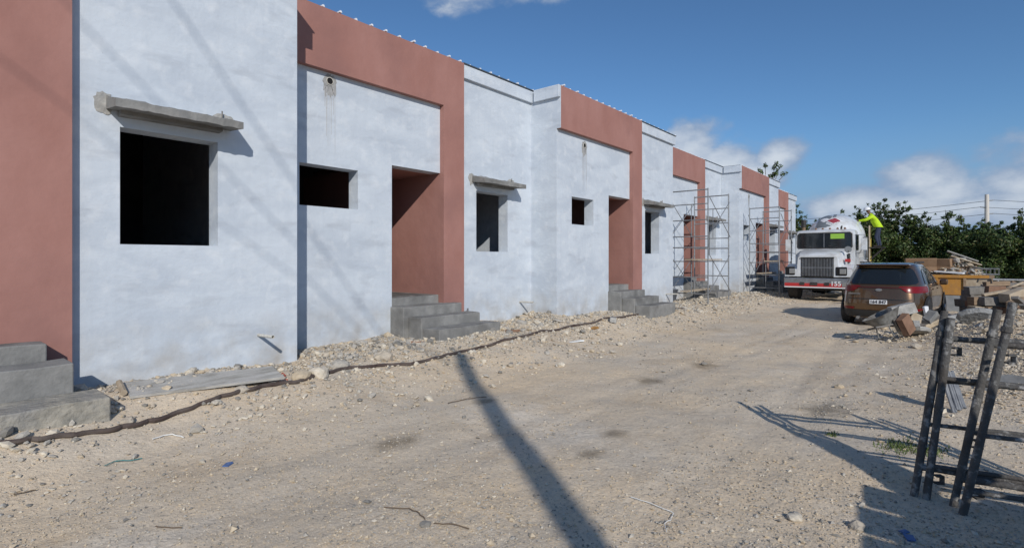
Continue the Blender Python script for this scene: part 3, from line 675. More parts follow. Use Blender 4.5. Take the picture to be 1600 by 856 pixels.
for s_ in (-1, 1):
    for x0, x1_ in ((1.85, 2.6),): tp(MB().prism([(x0, 2.1), (x1_, 2.1), (x1_, 2.75), (x0 + .12, 2.75)], lambda p, q, tt: (p, tt * s_, q), 1.095, 1.13), 'side_window', GLASS, cab)
    mr = tp(MB().tube([(1.75, s_ * 1.08, 2.72), (1.7, s_ * 1.42, 2.72), (1.7, s_ * 1.42, 2.0), (1.75, s_ * 1.1, 1.95)], .016, 6), 'mirror_bracket', CHROME)
    tp(MB().box(1.68, 1.76, s_ * 1.42 - .10, s_ * 1.42 + .10, 2.08, 2.58), 'mirror', TRW, mr, bevel=.015)
    tp(MB().box(1.9, 2.7, min(s_ * 1.0, s_ * 1.18), max(s_ * 1.0, s_ * 1.18), .55, .95), 'fuel_tank', CHROME, bevel=.05)
fmir = tp(MB().tube([(.9, -.92, 1.98), (.8, -.98, 2.06), (.72, -1.0, 2.02)], .018, 6), 'mirror_bracket', DARKF)
tp(MB().lathe([(0, .13), (.03, .12), (.06, .06)], lambda a_, c, s__: (.74 + a_, -.98 + c, 2.1 + s__), 16), 'mirror', LAMPG, fmir, smooth=True)
tp(MB().box(1.2, 1.5, -.965, -.925, 1.55, 1.95), 'hood_vent', DARKF)
# exhaust
ex = tp(MB().tube([(2.97, 1.04, 1.3), (2.97, 1.04, 3.2)], .075, 12), 'exhaust_stack', mat('rusty_pipe', (.25, .17, .10), .8, (.16, .1, .06), 8), smooth=True)
tp(MB().tube([(2.97, 1.04, 3.17), (2.97, 1.04, 3.5)], .10, 12), 'exhaust_cap', DARKF, ex)
# chassis, wheels
for s_ in (-1, 1): tp(MB().box(.17, 8.6, s_ * .42 - .05, s_ * .42 + .05, .78, 1.02), 'frame_rail', DARKF)
def wheel(parent, x, y, r, wd, dual=False):
    s_ = 1 if y > 0 else -1
    m = MB(); m.lathe([(-wd / 2, r * .62), (-wd / 2, r * .93), (-wd * .4, r), (wd * .4, r), (wd / 2, r * .93), (wd / 2, r * .62)], lambda a_, c, q: (x + c, y + a_, r + q), 28)
    o = tp(m, 'wheel', BLACK, parent, smooth=True)
    tp(MB().lathe([(0, r * .6), (-.03 * s_, r * .56), (-.06 * s_, r * .3), (.02 * s_, r * .26), (.03 * s_, 0)], lambda a_, c, q: (x + c, y + s_ * (wd / 2 - .005) + a_, r + q), 20, False), 'rim', CHROME, o, smooth=True)
    return o
for s_ in (-1, 1):
    wheel(truck, 1.0, s_ * .98, .54, .38)
    for x in (6.0, 7.35): wheel(truck, x, s_ * .92, .51, .56)
    mf = MB(); mf.prism([(5.35, 1.0), (5.45, 1.16), (7.95, 1.16), (8.05, 1.0), (8.05, .97), (7.93, 1.12), (5.47, 1.12), (5.35, .97)], lambda p, q, tt: (p, tt * s_, q), .62, 1.22); tp(mf, 'mudguard', DARKF)
tp(MB().box(.8, 1.2, -.85, .85, .42, .60), 'front_axle', DARKF)
tp(MB().box(.35, 1.5, -.5, .5, .45, 1.05), 'engine_block', DARKF)
tp(MB().box(2.9, 5.2, -.8, .8, .40, .77), 'tank_box', DARKF)
# drum
AXZ, TILT = 2.40, R(9)
DP_ = [(0, .34), (.04, .50), (.22, .80), (.55, 1.02), (.95, 1.13), (1.4, 1.165), (2.0, 1.14), (3.3, .92), (4.3, .62), (4.7, .58)]
drum_x0 = 2.95
def drum(ax, c, s__):
    return (drum_x0 + ax * math.cos(TILT) - s__ * math.sin(TILT), c, AXZ + ax * math.sin(TILT) + s__ * math.cos(TILT))
prof = []
for i in range(len(DP_) - 1):
    for k in range(4): q = k / 4; prof.append((DP_[i][0] * (1 - q) + DP_[i + 1][0] * q, DP_[i][1] * (1 - q) + DP_[i + 1][1] * q))
prof.append(DP_[-1])
# soften the polyline
pa = np.array(prof); sm_ = pa.copy()
for _ in range(2): sm_[1:-1] = (sm_[:-2] + 2 * sm_[1:-1] + sm_[2:]) / 4
prof = [tuple(p) for p in sm_]
dr = tp(MB().lathe(prof, drum, 48), 'mixing_drum', TRW, smooth=True)
def drum_front(y, z):
    """the point on the forward shoulder of the drum with lateral y and vertical z (truck frame)"""
    for i in range(1, 260):
        ax = i * .01
        rr = float(np.interp(ax, sm_[:, 0], sm_[:, 1]))
        # vertical position of the shell at lateral y
        if rr <= abs(y): continue
        p = drum(ax, y, math.sqrt(rr * rr - y * y))
        if p[2] >= z: return Vector(p)
    return None
def decal(poly, m, name, off=.012, n=10):
    """fill a polygon (lateral, height) finely and lay it on the drum shell"""
    poly = [(y * 1.08 + .06, z + .13 + (z - 3.25) * .06) for y, z in poly]
    ys_ = [p[0] for p in poly]; zs_ = [p[1] for p in poly]
    def inside(y, z):
        c = False
        for i in range(len(poly)):
            (y1, z1), (y2, z2) = poly[i], poly[i - 1]
            if (z1 > z) != (z2 > z) and y < (y2 - y1) * (z - z1) / (z2 - z1) + y1: c = not c
        return c
    mb = MB(); st = .022; cache = {}
    def P_(i, k):
        if (i, k) not in cache: cache[i, k] = drum_front(i * st, k * st)
        return cache[i, k]
    for i in range(int(min(ys_) / st) - 1, int(max(ys_) / st) + 2):
        for k in range(int(min(zs_) / st) - 1, int(max(zs_) / st) + 2):
            if not inside((i + .5) * st, (k + .5) * st): continue
            q = [P_(i, k), P_(i + 1, k), P_(i + 1, k + 1), P_(i, k + 1)]
            if any(x is None for x in q): continue
            o_ = Vector((-off * .8, 0, off * .7)); mb.add([x + o_ for x in q], [(0, 1, 2, 3)])
    if mb.f: return tp(mb, name, m, dr)
# the emblem: slate quarter, white ring and maroon diamond
decal([(.50, 3.02), (.16, 3.0), (-.12, 3.08), (.1, 3.16), (.12, 3.26), (.22, 3.30), (.0, 3.40), (-.05, 3.52), (.16, 3.58), (.42, 3.54), (.46, 3.3)], SLATE, 'emblem_panel')
decal([(-.06, 3.6), (-.1, 3.42), (-.2, 3.44), (-.16, 3.62)], SLATE, 'emblem_panel', .014)
decal([(.37, 3.36), (.24, 3.43), (.12, 3.43), (.06, 3.38), (.02, 3.31), (-.02, 3.27), (.22, 3.24), (.36, 3.3)], PLAINW, 'emblem_swoosh', .018)
decal([(.16, 3.29), (-.16, 3.12), (-.47, 3.25), (-.17, 3.45)], PLAINW, 'emblem_border', .024)
decal([(.09, 3.29), (-.16, 3.16), (-.41, 3.255), (-.17, 3.41)], MAROON, 'emblem_diamond', .03)
# drum support, hopper, chute, water tank, ladder platform
tp(MB().prism([(-.9, 1.02), (.9, 1.02), (.45, 2.0), (-.45, 2.0)], lambda p, q, tt: (tt, p, q), 2.9, 3.1), 'drum_pedestal', DARKF)
tp(MB().prism([(-.85, 1.02), (.85, 1.02), (.8, 2.5), (.6, 2.5), (.55, 1.9), (-.55, 1.9), (-.6, 2.5), (-.8, 2.5)], lambda p, q, tt: (tt, p, q), 6.85, 7.05), 'rear_pedestal', TRW)
tp(MB().lathe([(0, .28), (.75, .62), (.8, .64)], lambda a_, c, s__: (8.05 + c * .8, s__, 2.9 + a_), 16, False), 'hopper', TRW, smooth=True)
tp(MB().prism([(7.9, 2.3), (8.2, 2.35), (9.5, 1.2), (9.3, 1.1)], lambda p, q, tt: (p, tt, q), -.25, .25), 'chute', TRW)
tp(MB().tube([(3.55, -.95, 1.5), (4.7, -.95, 1.5)], .30, 18), 'water_tank', TRW, smooth=True)
lad = tp(MB().tube([(4.8, -1.28, .75), (4.8, -1.28, 3.25)], .035, 6), 'ladder_rail', WOODP)
tp(MB().tube([(5.25, -1.28, .75), (5.25, -1.28, 3.25)], .03, 6), 'ladder_rail', mat('yellow_rail', (.45, .33, .05), .6))
for k in range(6): tp(MB().tube([(4.8, -1.28, .95 + k * .27), (5.25, -1.28, .95 + k * .27)], .016, 6), 'ladder_rung', CHROME)
tp(MB().box(4.75, 5.35, -1.85, -1.27, 2.22, 2.26), 'platform', DARKF)
for x in (4.8, 5.3): tp(MB().tube([(x, -1.8, 2.22), (x, -1.2, 1.6)], .02, 6), 'platform_brace', DARKF)
tp(MB().tube([(5.2, -1.27, 3.15), (5.2, .1, 3.72)], .022, 6), 'guard_rail', WOODP)
# lattice bracket beside the drum
lt = MB()
for a_, b2 in (((3.9, -1.2, 1.7), (3.9, -1.2, 2.7)), ((3.9, -1.2, 2.7), (4.7, -1.2, 2.7)), ((3.9, -1.2, 1.9), (4.7, -1.2, 2.7)), ((3.9, -1.2, 2.6), (4.7, -1.2, 1.8)), ((4.7, -1.2, 1.7), (4.7, -1.2, 2.7)), ((3.9, -1.2, 1.7), (4.7, -1.2, 1.7))): lt.tube([a_, b2], .03, 6)
tp(lt, 'side_bracket', CHROME)

# ------------------------------------------------------------------ worker on the truck platform
def person(name, label, base, rz):
    me = bpy.data.meshes.new('body'); 
    J = {}
    V = []; E_ = []; Rr = []; reg = []
    def jt(n, p, r, par=None, g=0):
        J[n] = len(V); V.append(p); Rr.append(r); reg.append(g)
        if par: E_.append((J[par], J[n]))
    # local: +x is the way he faces; z up from the feet
    jt('pelvis', (0, 0, .88), (.15, .12), None, 1)
    jt('waist', (.05, 0, 1.02), (.18, .15), 'pelvis', 0)
    jt('chest', (.21, 0, 1.22), (.21, .165), 'waist', 0)
    jt('neck0', (.30, 0, 1.42), (.075, .075), 'chest', 0)
    jt('neck', (.345, 0, 1.49), (.058, .058), 'neck0', 2)
    jt('head', (.40, 0, 1.58), (.088, .085), 'neck', 2)
    jt('crown', (.42, 0, 1.67), (.07, .07), 'head', 2)
    for s_, n in ((1, 'l'), (-1, 'r')):
        jt('sh' + n, (.27, .20 * s_, 1.34), (.095, .095), 'chest', 0)
        jt('el' + n, (.48, .25 * s_, 1.19), (.072, .072), 'sh' + n, 0)
        jt('wr' + n, (.70, .19 * s_, 1.17), (.04, .04), 'el' + n, 0)
        jt('pa' + n, (.78, .185 * s_, 1.175), (.036, .024), 'wr' + n, 2)
        jt('hip' + n, (.0, .10 * s_, .82), (.10, .10), 'pelvis', 1)
        kx = .12 if s_ > 0 else .02
        jt('kn' + n, (kx, .11 * s_, .46), (.07, .07), 'hip' + n, 1)
        jt('an' + n, (kx - .09, .11 * s_, .09), (.048, .048), 'kn' + n, 1)
        jt('he' + n, (kx - .07, .11 * s_, .045), (.045, .04), 'an' + n, 3)
        jt('to' + n, (kx + .1, .115 * s_, .04), (.045, .035), 'he' + n, 3)
        for f_, (dy, ln) in enumerate(((.026, .055), (.009, .065), (-.008, .06), (-.025, .048))):
            jt(f'f{f_}{n}', (.815, (.185 + dy) * s_, 1.18), (.011, .011), 'pa' + n, 2); jt(f'g{f_}{n}', (.83 + ln * .4, (.185 + dy) * s_, 1.16), (.01, .01), f'f{f_}{n}', 2); jt(f'h{f_}{n}', (.825 + ln * .3, (.185 + dy) * s_, 1.13), (.009, .009), f'g{f_}{n}', 2)
        jt('t' + n, (.785, (.185 - .04) * s_, 1.15), (.012, .012), 'pa' + n, 2); jt('u' + n, (.82, (.185 - .045) * s_, 1.13), (.01, .01), 't' + n, 2)
    me.from_pydata(V, E_, []); tmp = bpy.data.objects.new('tmp', me); col.objects.link(tmp)
    sk = tmp.modifiers.new('skin', 'SKIN'); sv = me.skin_vertices[0].data
    for i, r_ in enumerate(Rr): sv[i].radius = r_
    sv[0].use_root = True
    sb = tmp.modifiers.new('sub', 'SUBSURF'); sb.levels = 2; sb.render_levels = 2
    dg = bpy.context.evaluated_depsgraph_get(); m2 = bpy.data.meshes.new_from_object(tmp.evaluated_get(dg)); bpy.data.objects.remove(tmp)
    VIS = mat('hi_vis_yellow', (.50, .72, .015), .8, (.40, .60, .01), 9); JEANS = mat('navy_trousers', (.022, .032, .065), .9, (.035, .045, .08), 20); SKIN = mat('skin', (.14, .075, .045), .6); BOOT = mat('boots', (.03, .022, .016), .8)
    m2.materials.clear()
    for q in (VIS, JEANS, SKIN, BOOT): m2.materials.append(q)
    pv = np.array(V); rg = np.array(reg)
    for p in m2.polygons:
        p.material_index = int(rg[np.argmin(((pv - np.array(p.center)) ** 2).sum(1))]); p.use_smooth = True
    m2.name = 'body'
    root = thing(name, label, 'person', base, rz)
    o = bpy.data.objects.new('body', m2); col.objects.link(o); o.parent = root
    hat = MB().lathe([(-.01, .155), (.0, .158), (.012, .125), (.06, .118), (.10, .095), (.13, .05), (.138, .005)], lambda a_, c, s__: (.415 + c * 1.08 + a_ * .25 + .01, s__, 1.63 + a_ - c * .22), 20, False).build('hard_hat', PLAINW, root, smooth=True)
    sh = MB()   # loose shirt hem
    sh.lathe([(.86, .20), (.96, .20), (1.08, .195), (1.16, .19)], lambda a_, c, s__: (.03 + (a_ - .9) * .5 + c * .86, s__ * 1.12, a_), 20, False); sh.build('shirt_hem', VIS, root, smooth=True)
    return root
wp = Vector((TX + 5.05 * .955, TY - 1.62 * .955, TZ + 2.262 * .955))
person('person', 'worker in yellow high-visibility shirt and white hard hat leaning on the mixer truck platform', wp, R(100))

# ------------------------------------------------------------------ bronze car
CX, CY = 16.2, 1.46
car = thing('parked_car', 'bronze sport utility car seen from behind, parked by the dumpster', 'car', (CX, CY, min(g1(17, .5), g1(17, 2.2), g1(19.6, 1.3)) - .01), R(-5.5))
BRZ = mat('bronze_paint', (.115, .062, .026), .26, metal=.6, coat=1.0, c2=(.13, .072, .031), scale=3, world=False)
CBLK = mat('black_plastic', (.02, .02, .021), .6); TAIL = mat('tail_lamp', (.17, .006, .008), .25, spec=.3)
zl = [.22, .30, .45, .60, .76, .90, 1.00, 1.08, 1.20, 1.34, 1.46, 1.54, 1.595, 1.625, 1.635]
xrr = [.14, .06, .02, .01, .035, .06, .08, .13, .235, .36, .47, .50, .60, .85, 1.2]
xff = [4.25, 4.40, 4.46, 4.47, 4.44, 4.36, 4.15, 3.45, 3.2, 2.92, 2.66, 2.48, 2.3, 2.1, 1.9]
www = [.84, .885, .92, .928, .925, .918, .90, .878, .825, .765, .705, .67, .62, .52, .38]
nex = [6, 6, 5.5, 5.2, 5, 4.8, 4.6, 4.4, 4.4, 4.4, 4.4, 4.4, 4.2, 3.6, 3]
def cb(z): return (np.interp(z, zl, xrr), np.interp(z, zl, xff), np.interp(z, zl, www), np.interp(z, zl, nex))
def c_rear(y, z, off=0.0):
    a, b, ww, n = cb(z); hx = (b - a) / 2; q = min(abs(y) / (ww), .9999)
    return Vector(((a + b) / 2 - hx * (1 - q ** n) ** (1 / n) - off, y, z))
def c_side(x, z, s_, off=0.0):
    a, b, ww, n = cb(z); hx = (b - a) / 2; q = min(abs(x - (a + b) / 2) / hx, .9999)
    return Vector((x, s_ * (ww * (1 - q ** n) ** (1 / n) + off), z))
bm_ = MB(); NS = 72
zz = np.concatenate([np.linspace(.22, 1.5, 34), np.linspace(1.52, 1.635, 8)])
for z in zz:
    a, b, ww, n = cb(z); hx = (b - a) / 2
    for k in range(NS):
        th = 2 * math.pi * k / NS; c_, s__ = math.cos(th), math.sin(th)
        bm_.v.append(((a + b) / 2 + hx * math.copysign(abs(c_) ** (2 / n), c_), ww * math.copysign(abs(s__) ** (2 / n), s__), float(z)))
for i in range(len(zz) - 1):
    for k in range(NS): k2 = (k + 1) % NS; bm_.f.append((i * NS + k, i * NS + k2, (i + 1) * NS + k2, (i + 1) * NS + k)); bm_.m.append(0)
bm_.f.append(tuple(reversed(range(NS)))); bm_.m.append(0); bm_.f.append(tuple((len(zz) - 1) * NS + k for k in range(NS))); bm_.m.append(0)
cbody = tp(bm_, 'body', BRZ, car, smooth=True)
def patch(fn, rows, name, m, parent, nu=24):
    """rows: list of (z, lo, hi); fn(p, z) -> point"""
    mb = MB()
    for z, a, b in rows:
        for k in range(nu + 1): mb.v.append(tuple(fn(a + (b - a) * k / nu, z)))
    for i in range(len(rows) - 1):
        for k in range(nu): q = i * (nu + 1) + k; mb.f.append((q, q + 1, q + nu + 2, q + nu + 1)); mb.m.append(0)
    return tp(mb, name, m, parent, smooth=True)
rw = [(1.085, -.62, .62), (1.10, -.72, .72), (1.15, -.755, .755), (1.25, -.72, .72), (1.34, -.68, .68), (1.42, -.64, .64), (1.48, -.59, .59), (1.50, -.5, .5)]
patch(lambda y, z: c_rear(y, z, .012), rw, 'rear_window', GLASS, car)
patch(lambda y, z: c_rear(y, z, .06 - (z - 1.53) * .3), [(1.50, -.6, .6), (1.53, -.6, .6), (1.56, -.57, .57)], 'roof_spoiler', BRZ, car)
sp_ = MB().box(.40, .95, -.57, .57, 1.555, 1.585); tp(sp_, 'roof_spoiler', BRZ, car, bevel=.012)
patch(lambda y, z: c_rear(y, z, .014), [(.995, -.55, .55), (1.005, -.55, .55), (1.02, -.55, .55)], 'light_bar', mat('light_bar_red', (.06, .010, .008), .5), car)
for s_ in (-1, 1):
    patch(lambda y, z: c_rear(y * s_, z, .016), [(.885, .66, .89), (.905, .56, .906), (.95, .50, .903), (.985, .46, .9), (1.03, .40, .888), (1.045, .44, .878)], 'tail_light', TAIL, car)
    patch(lambda x, z: c_side(x, z, s_, .012), [(.95, .12, .30), (1.0, .11, .38), (1.045, .13, .33)], 'tail_light', TAIL, car, 8)
    patch(lambda y, z: c_rear(y * s_, z, .014), [(.44, .56, .80), (.47, .52, .86), (.50, .55, .84)], 'reflector', TAIL, car, 10)
    # side glass: front door, rear door, quarter
    patch(lambda x, z: c_side(x, z, s_, .010), [(1.10, .75, 3.05), (1.2, .82, 2.95), (1.32, .92, 2.75), (1.42, 1.05, 2.55), (1.475, 1.25, 2.42)], 'side_window', GLASS, car, 30)
    for xx in (1.22, 2.05): patch(lambda x, z: c_side(x, z, s_, .016), [(1.10, xx, xx + .07), (1.3, xx + .05, xx + .11), (1.47, xx + .1, xx + .15)], 'window_pillar', CBLK, car, 2)
    patch(lambda x, z: c_side(x, z, s_, .013), [(.22, .2, 4.2), (.3, .12, 4.3), (.37, .12, 4.3)], 'sill_trim', CBLK, car, 30)
    for xx in (.80, 3.47):     # black arch lining
        m_ = MB(); n_ = 22
        pts_ = [(xx + .445 * math.cos(math.pi * k / n_ * 1.12 - .19), .36 + .445 * math.sin(math.pi * k / n_ * 1.12 - .19)) for k in range(n_ + 1)]
        m_.v.append(tuple(c_side(xx, .36, s_, .016)))
        m_.v += [tuple(c_side(p, max(q, .23), s_, .016)) for p, q in pts_]
        for k in range(n_): m_.f.append((0, k + 1, k + 2)); m_.m.append(0)
        tp(m_, 'wheel_arch', CBLK, car)
    for xx in (1.42, 2.2): tp(MB().box(xx, xx + .17, s_ * .915 - .02, s_ * .915 + .02, .93, .96), 'door_handle', BRZ, car, bevel=.008)
    mr = tp(MB().box(2.72, 2.86, min(s_ * .9, s_ * 1.08), max(s_ * .9, s_ * 1.08), 1.02, 1.17), 'wing_mirror', BRZ, car, bevel=.04)
    tp(MB().box(1.0, 2.4, s_ * .60 - .015, s_ * .60 + .015, 1.615, 1.655), 'roof_rail', CBLK, car, bevel=.01)
    for xx in (.80, 3.47): wheel(car, xx, s_ * .83, .36, .22)
patch(lambda y, z: c_rear(y, z, .022), [(.24, -.80, .80), (.32, -.86, .86), (.40, -.885, .885), (.425, -.885, .885)], 'lower_bumper', CBLK, car)
patch(lambda y, z: c_rear(y, z, .016), [(.705, -.66, .66), (.715, -.68, .68), (.722, -.68, .68)], 'tailgate_seam', CBLK, car)
for s_ in (-1, 1): patch(lambda y, z: c_rear(y * s_, z, .011), [(.55, .66, .668), (.72, .72, .728), (.90, .70, .708)], 'tailgate_seam', CBLK, car, 2)
pl_ = tp(MB().box(-.03, -.0, -.185, .185, .59, .695), 'number_plate', PLAINW, car, bevel=.006)
text('plate_number', '164 847', .105, (-.034, 0, .642), mat('plate_ink', (.02, .02, .03), .6), pl_, FACE)
tp(MB().lathe([(0, .075), (-.012, .07), (-.014, 0)], lambda a_, c, s__: (.055 + a_, c, .945 + s__ * .5), 20, False), 'badge', CHROME, car)
tp(MB().box(.025, .048, .40, .66, .825, .845), 'badge_lettering', CHROME, car)
tp(MB().tube([(.18, .02, 1.12), (.20, -.3, 1.15)], .012, 6), 'rear_wiper', CBLK, car)
tp(MB().tube([(1.05, 0, 1.635), (.92, 0, 1.74)], .006, 5), 'aerial', CBLK, car)
tp(MB().tube([(.02, .45, .22), (.4, .45, .24)], .04, 10), 'exhaust_pipe', CHROME, car)

# ------------------------------------------------------------------ plywood skip with rubbish
DX, DY0, DY1 = 21.9, -.92, 1.75
gz = -.02
skip = thing('rubbish_skip', 'yellow and bare plywood rubbish skip with grey base heaped with debris behind the car', 'skip', (DX, 0, gz))
DL = 3.0
tp(MB().box(0, DL, DY0, DY1, .0, .53), 'base_panel', GREYP, skip)
tp(MB().box(-.02, .0, -.27, DY1, .54, 1.08), 'side_panel', YPLY, skip)['label'] = 'yellow painted plywood panel'
tp(MB().box(-.018, .0, DY0 + .06, -.272, .54, 1.08), 'side_panel', WOODP, skip)['label'] = 'bare plywood panel'
tp(MB().box(0, DL, DY0, DY0 + .03, .532, 1.08), 'side_panel', WOODP, skip); tp(MB().box(0, DL, DY1 - .03, DY1, .532, 1.08), 'side_panel', YPLY, skip); tp(MB().box(DL - .03, DL, DY0 + .031, DY1 - .031, .532, 1.08), 'side_panel', YPLY, skip)
tp(MB().box(-.07, DL, DY0 - .04, DY0 + .08, 1.082, 1.17), 'top_rail', WOOD, skip); tp(MB().box(-.075, .06, DY0 + .081, DY1 + .04, 1.082, 1.175), 'top_rail', YPLY, skip)
for y in (DY0 + .03, -.27, DY1 - .08, .42): tp(MB().box(-.065, -.022, y - .035, y + .035, .02, 1.08), 'post', YPLY if y > 0 else WOOD, skip)
tp(MB().box(.02, DL - .04, DY0 + .04, DY1 - .04, .93, .97), 'fill_bed', WOODG, skip)
# rubbish lying in the skip
n = 2600; x = nr.uniform(.15, DL - .2, n); y = nr.uniform(DY0 + .1, DY1 - .1, n); h_ = .30 * np.exp(-((y - .2) / 1.0) ** 4) + .55 * np.exp(-((y + .12) / .42) ** 2 - ((x - 1.0) / .7) ** 2)
P = np.stack([x + DX, y, .95 + gz + h_ * nr.uniform(.2, 1, n)], -1)
tag(stones('debris', P, np.clip(nr.lognormal(-3.2, .5, n), .015, .11), [ST1, ST2, ST3, CARD, CONCL, WOODP], ICO, jit=.4), 'broken plaster and scraps heaped in the plywood skip', 'debris', kind='stuff')
def plank(name, label, cat, c, d, L_, wd, th, m, roll=0.0, group=None, j=.006):
    d = Vector(d).normalized(); s_ = d.cross(Vector((0, 0, 1))).normalized() if abs(d.z) < .95 else Vector((0, 1, 0)); u_ = s_.cross(d)
    s2 = s_ * math.cos(roll) + u_ * math.sin(roll); u2 = -s_ * math.sin(roll) + u_ * math.cos(roll)
    o = MB().obox((0, 0, 0), d * L_ / 2, s2 * wd / 2, u2 * th / 2, j).build(name, m, bevel=.006); o.location = c
    return tag(o, label, cat, group)
def cbox(c, rz, lx, ly, lz, label, open_flap):
    t = thing('cardboard_box', label, 'box', c, rz, 'boxes on the skip')
    MB().box(-lx / 2, lx / 2, -ly / 2, ly / 2, 0, lz, .012).build('box_body', CARD, t, bevel=.008)
    MB().obox((-lx / 2 - .03, ly * .0, lz * .52), (.10, 0, -lz * .44), (0, ly / 2, 0), (.003, 0, .002)).build('flap', CARD, t)
    return t
cbox((DX + .55, .86, 1.24 + gz), R(8), .5, .80, .46, 'large closed cardboard box at the left on top of the skip', 0)
cbox((DX + .60, .22, 1.25 + gz), R(-14), .42, .40, .44, 'smaller cardboard box beside the heap of broken plaster on the skip', 0)
plank('foam_sheet', 'white foam sheet lying on the front edge of the skip', 'sheet', (DX + .18, .10, 1.25 + gz), (.25, 1, .06), .75, .28, .05, PLAINW)
for i, (yy, zz_, dd, m_, lb) in enumerate(((-.3, 1.62, (.3, -1, -.38), WOODP, 'pale bent lath on the top of the skip heap'), (-.22, 1.76, (.1, -1, -.45), CONCL, 'grey plaster strip sloping down the skip heap'), (-.5, 1.42, (-.2, -1, -.3), WOODG, 'grey lath low on the right of the skip heap'), (.9, 1.24, (.2, 1, .02), WOODP, 'flat board under the cardboard boxes on the skip'))):
    plank('plank', lb, 'plank', (DX + .7, yy, zz_ + gz), dd, .85, .10, .035, m_, .4)
# wire crate at the right end of the skip
wc = thing('wire_crate', 'small wire crate on the right end of the skip', 'crate', (DX + .8, -.75, 1.17 + gz))
m_ = MB()
for x in (-.25, .25):
    for zz_ in (0.02, .2): m_.tube([(x, -.35, zz_), (x, .35, zz_)], .012, 5)
    for k in range(8): m_.tube([(x, -.35 + k * .1, .02), (x, -.35 + k * .1, .2)], .006, 4)
for y in (-.35, .35):
    for zz_ in (.02, .2): m_.tube([(-.25, y, zz_), (.25, y, zz_)], .012, 5)
m_.build('wire_frame', STEEL, wc)

# ------------------------------------------------------------------ timber pile, concrete slabs, blocks
TG = 'timber offcuts piled beside the skip'
tim = [  # u, v, depth, length, width, thick, material, yaw off the line of sight, pitch, label
 (1531, 447, 13.6, .95, .24, .22, WOODG, 0, 2, 'grey timber block highest at the left of the pile'),
 (1549, 447, 13.5, .55, .22, .22, WOODR, 5, 0, 'brown timber block beside the grey one high in the pile'),
 (1530, 464, 13.2, .62, .26, .24, WOOD, -2, 0, 'orange-brown timber block in the middle course at the left'),
 (1554, 465, 13.0, .85, .22, .24, WOODG, -2, 0, 'dark grey timber block in the middle course'),
 (1527, 478, 13.1, .5, .26, .22, WOODP, 4, 0, 'pale timber block in the lowest course at the left'),
 (1546, 479, 13.0, .45, .26, .22, WOOD, 0, 0, 'squared brown timber in the lowest course'),
 (1564, 479, 12.9, .42, .26, .2, WOODR, 8, 0, 'reddish timber in the lowest course at the right'),
 (1580, 455, 12.8, .75, .26, .26, WOODP, 16, 12, 'large pale timber tilted at the upper right of the pile'),
 (1583, 469, 12.6, .6, .24, .24, WOOD, 30, 14, 'brown timber under the tilted pale one'),
 (1586, 481, 12.4, .55, .22, .2, WOODR, 34, 16, 'reddish timber lowest under the tilted stack'),
 (1563, 449, 13.3, 1.3, .10, .06, WOODP, 6, 9, 'thin pale batten lying across the top of the pile'),
 (1600, 474, 12.2, 1.4, .16, .07, WOODG, 25, -24, 'long grey plank sloping down at the right edge of the picture'),
 (1608, 488, 11.8, 1.3, .18, .07, WOODG, 30, -30, 'second grey plank below the long sloping one at the right edge'),
 (1600, 462, 13.4, 1.6, .12, .06, WOODP, 8, 6, 'pale plank poking out behind the pile at the right edge'),
 (1592, 500, 11.6, .5, .2, .14, WOODP, 20, 5, 'short pale offcut at the foot of the pile'),
 (1553, 437, 13.7, .7, .13, .13, WOOD, -4, 2, 'round brown post lying on top of the pile'),
]
for u, v, d, l_, wd, th, m_, yw_, pt, lb in tim:
    c = at(u + 4, v + 6, d); rgt = Vector((SA, -CA, 0)); fw = Vector((CA, SA, 0))
    dr_ = rgt * math.cos(R(yw_)) + fw * math.sin(R(yw_)); dr_ = dr_ * math.cos(R(pt)) + Vector((0, 0, 1)) * math.sin(R(pt))
    plank('timber', lb, 'timber', c, dr_, l_ * .86, wd * .85, th * .85, m_, 0, TG, .012)
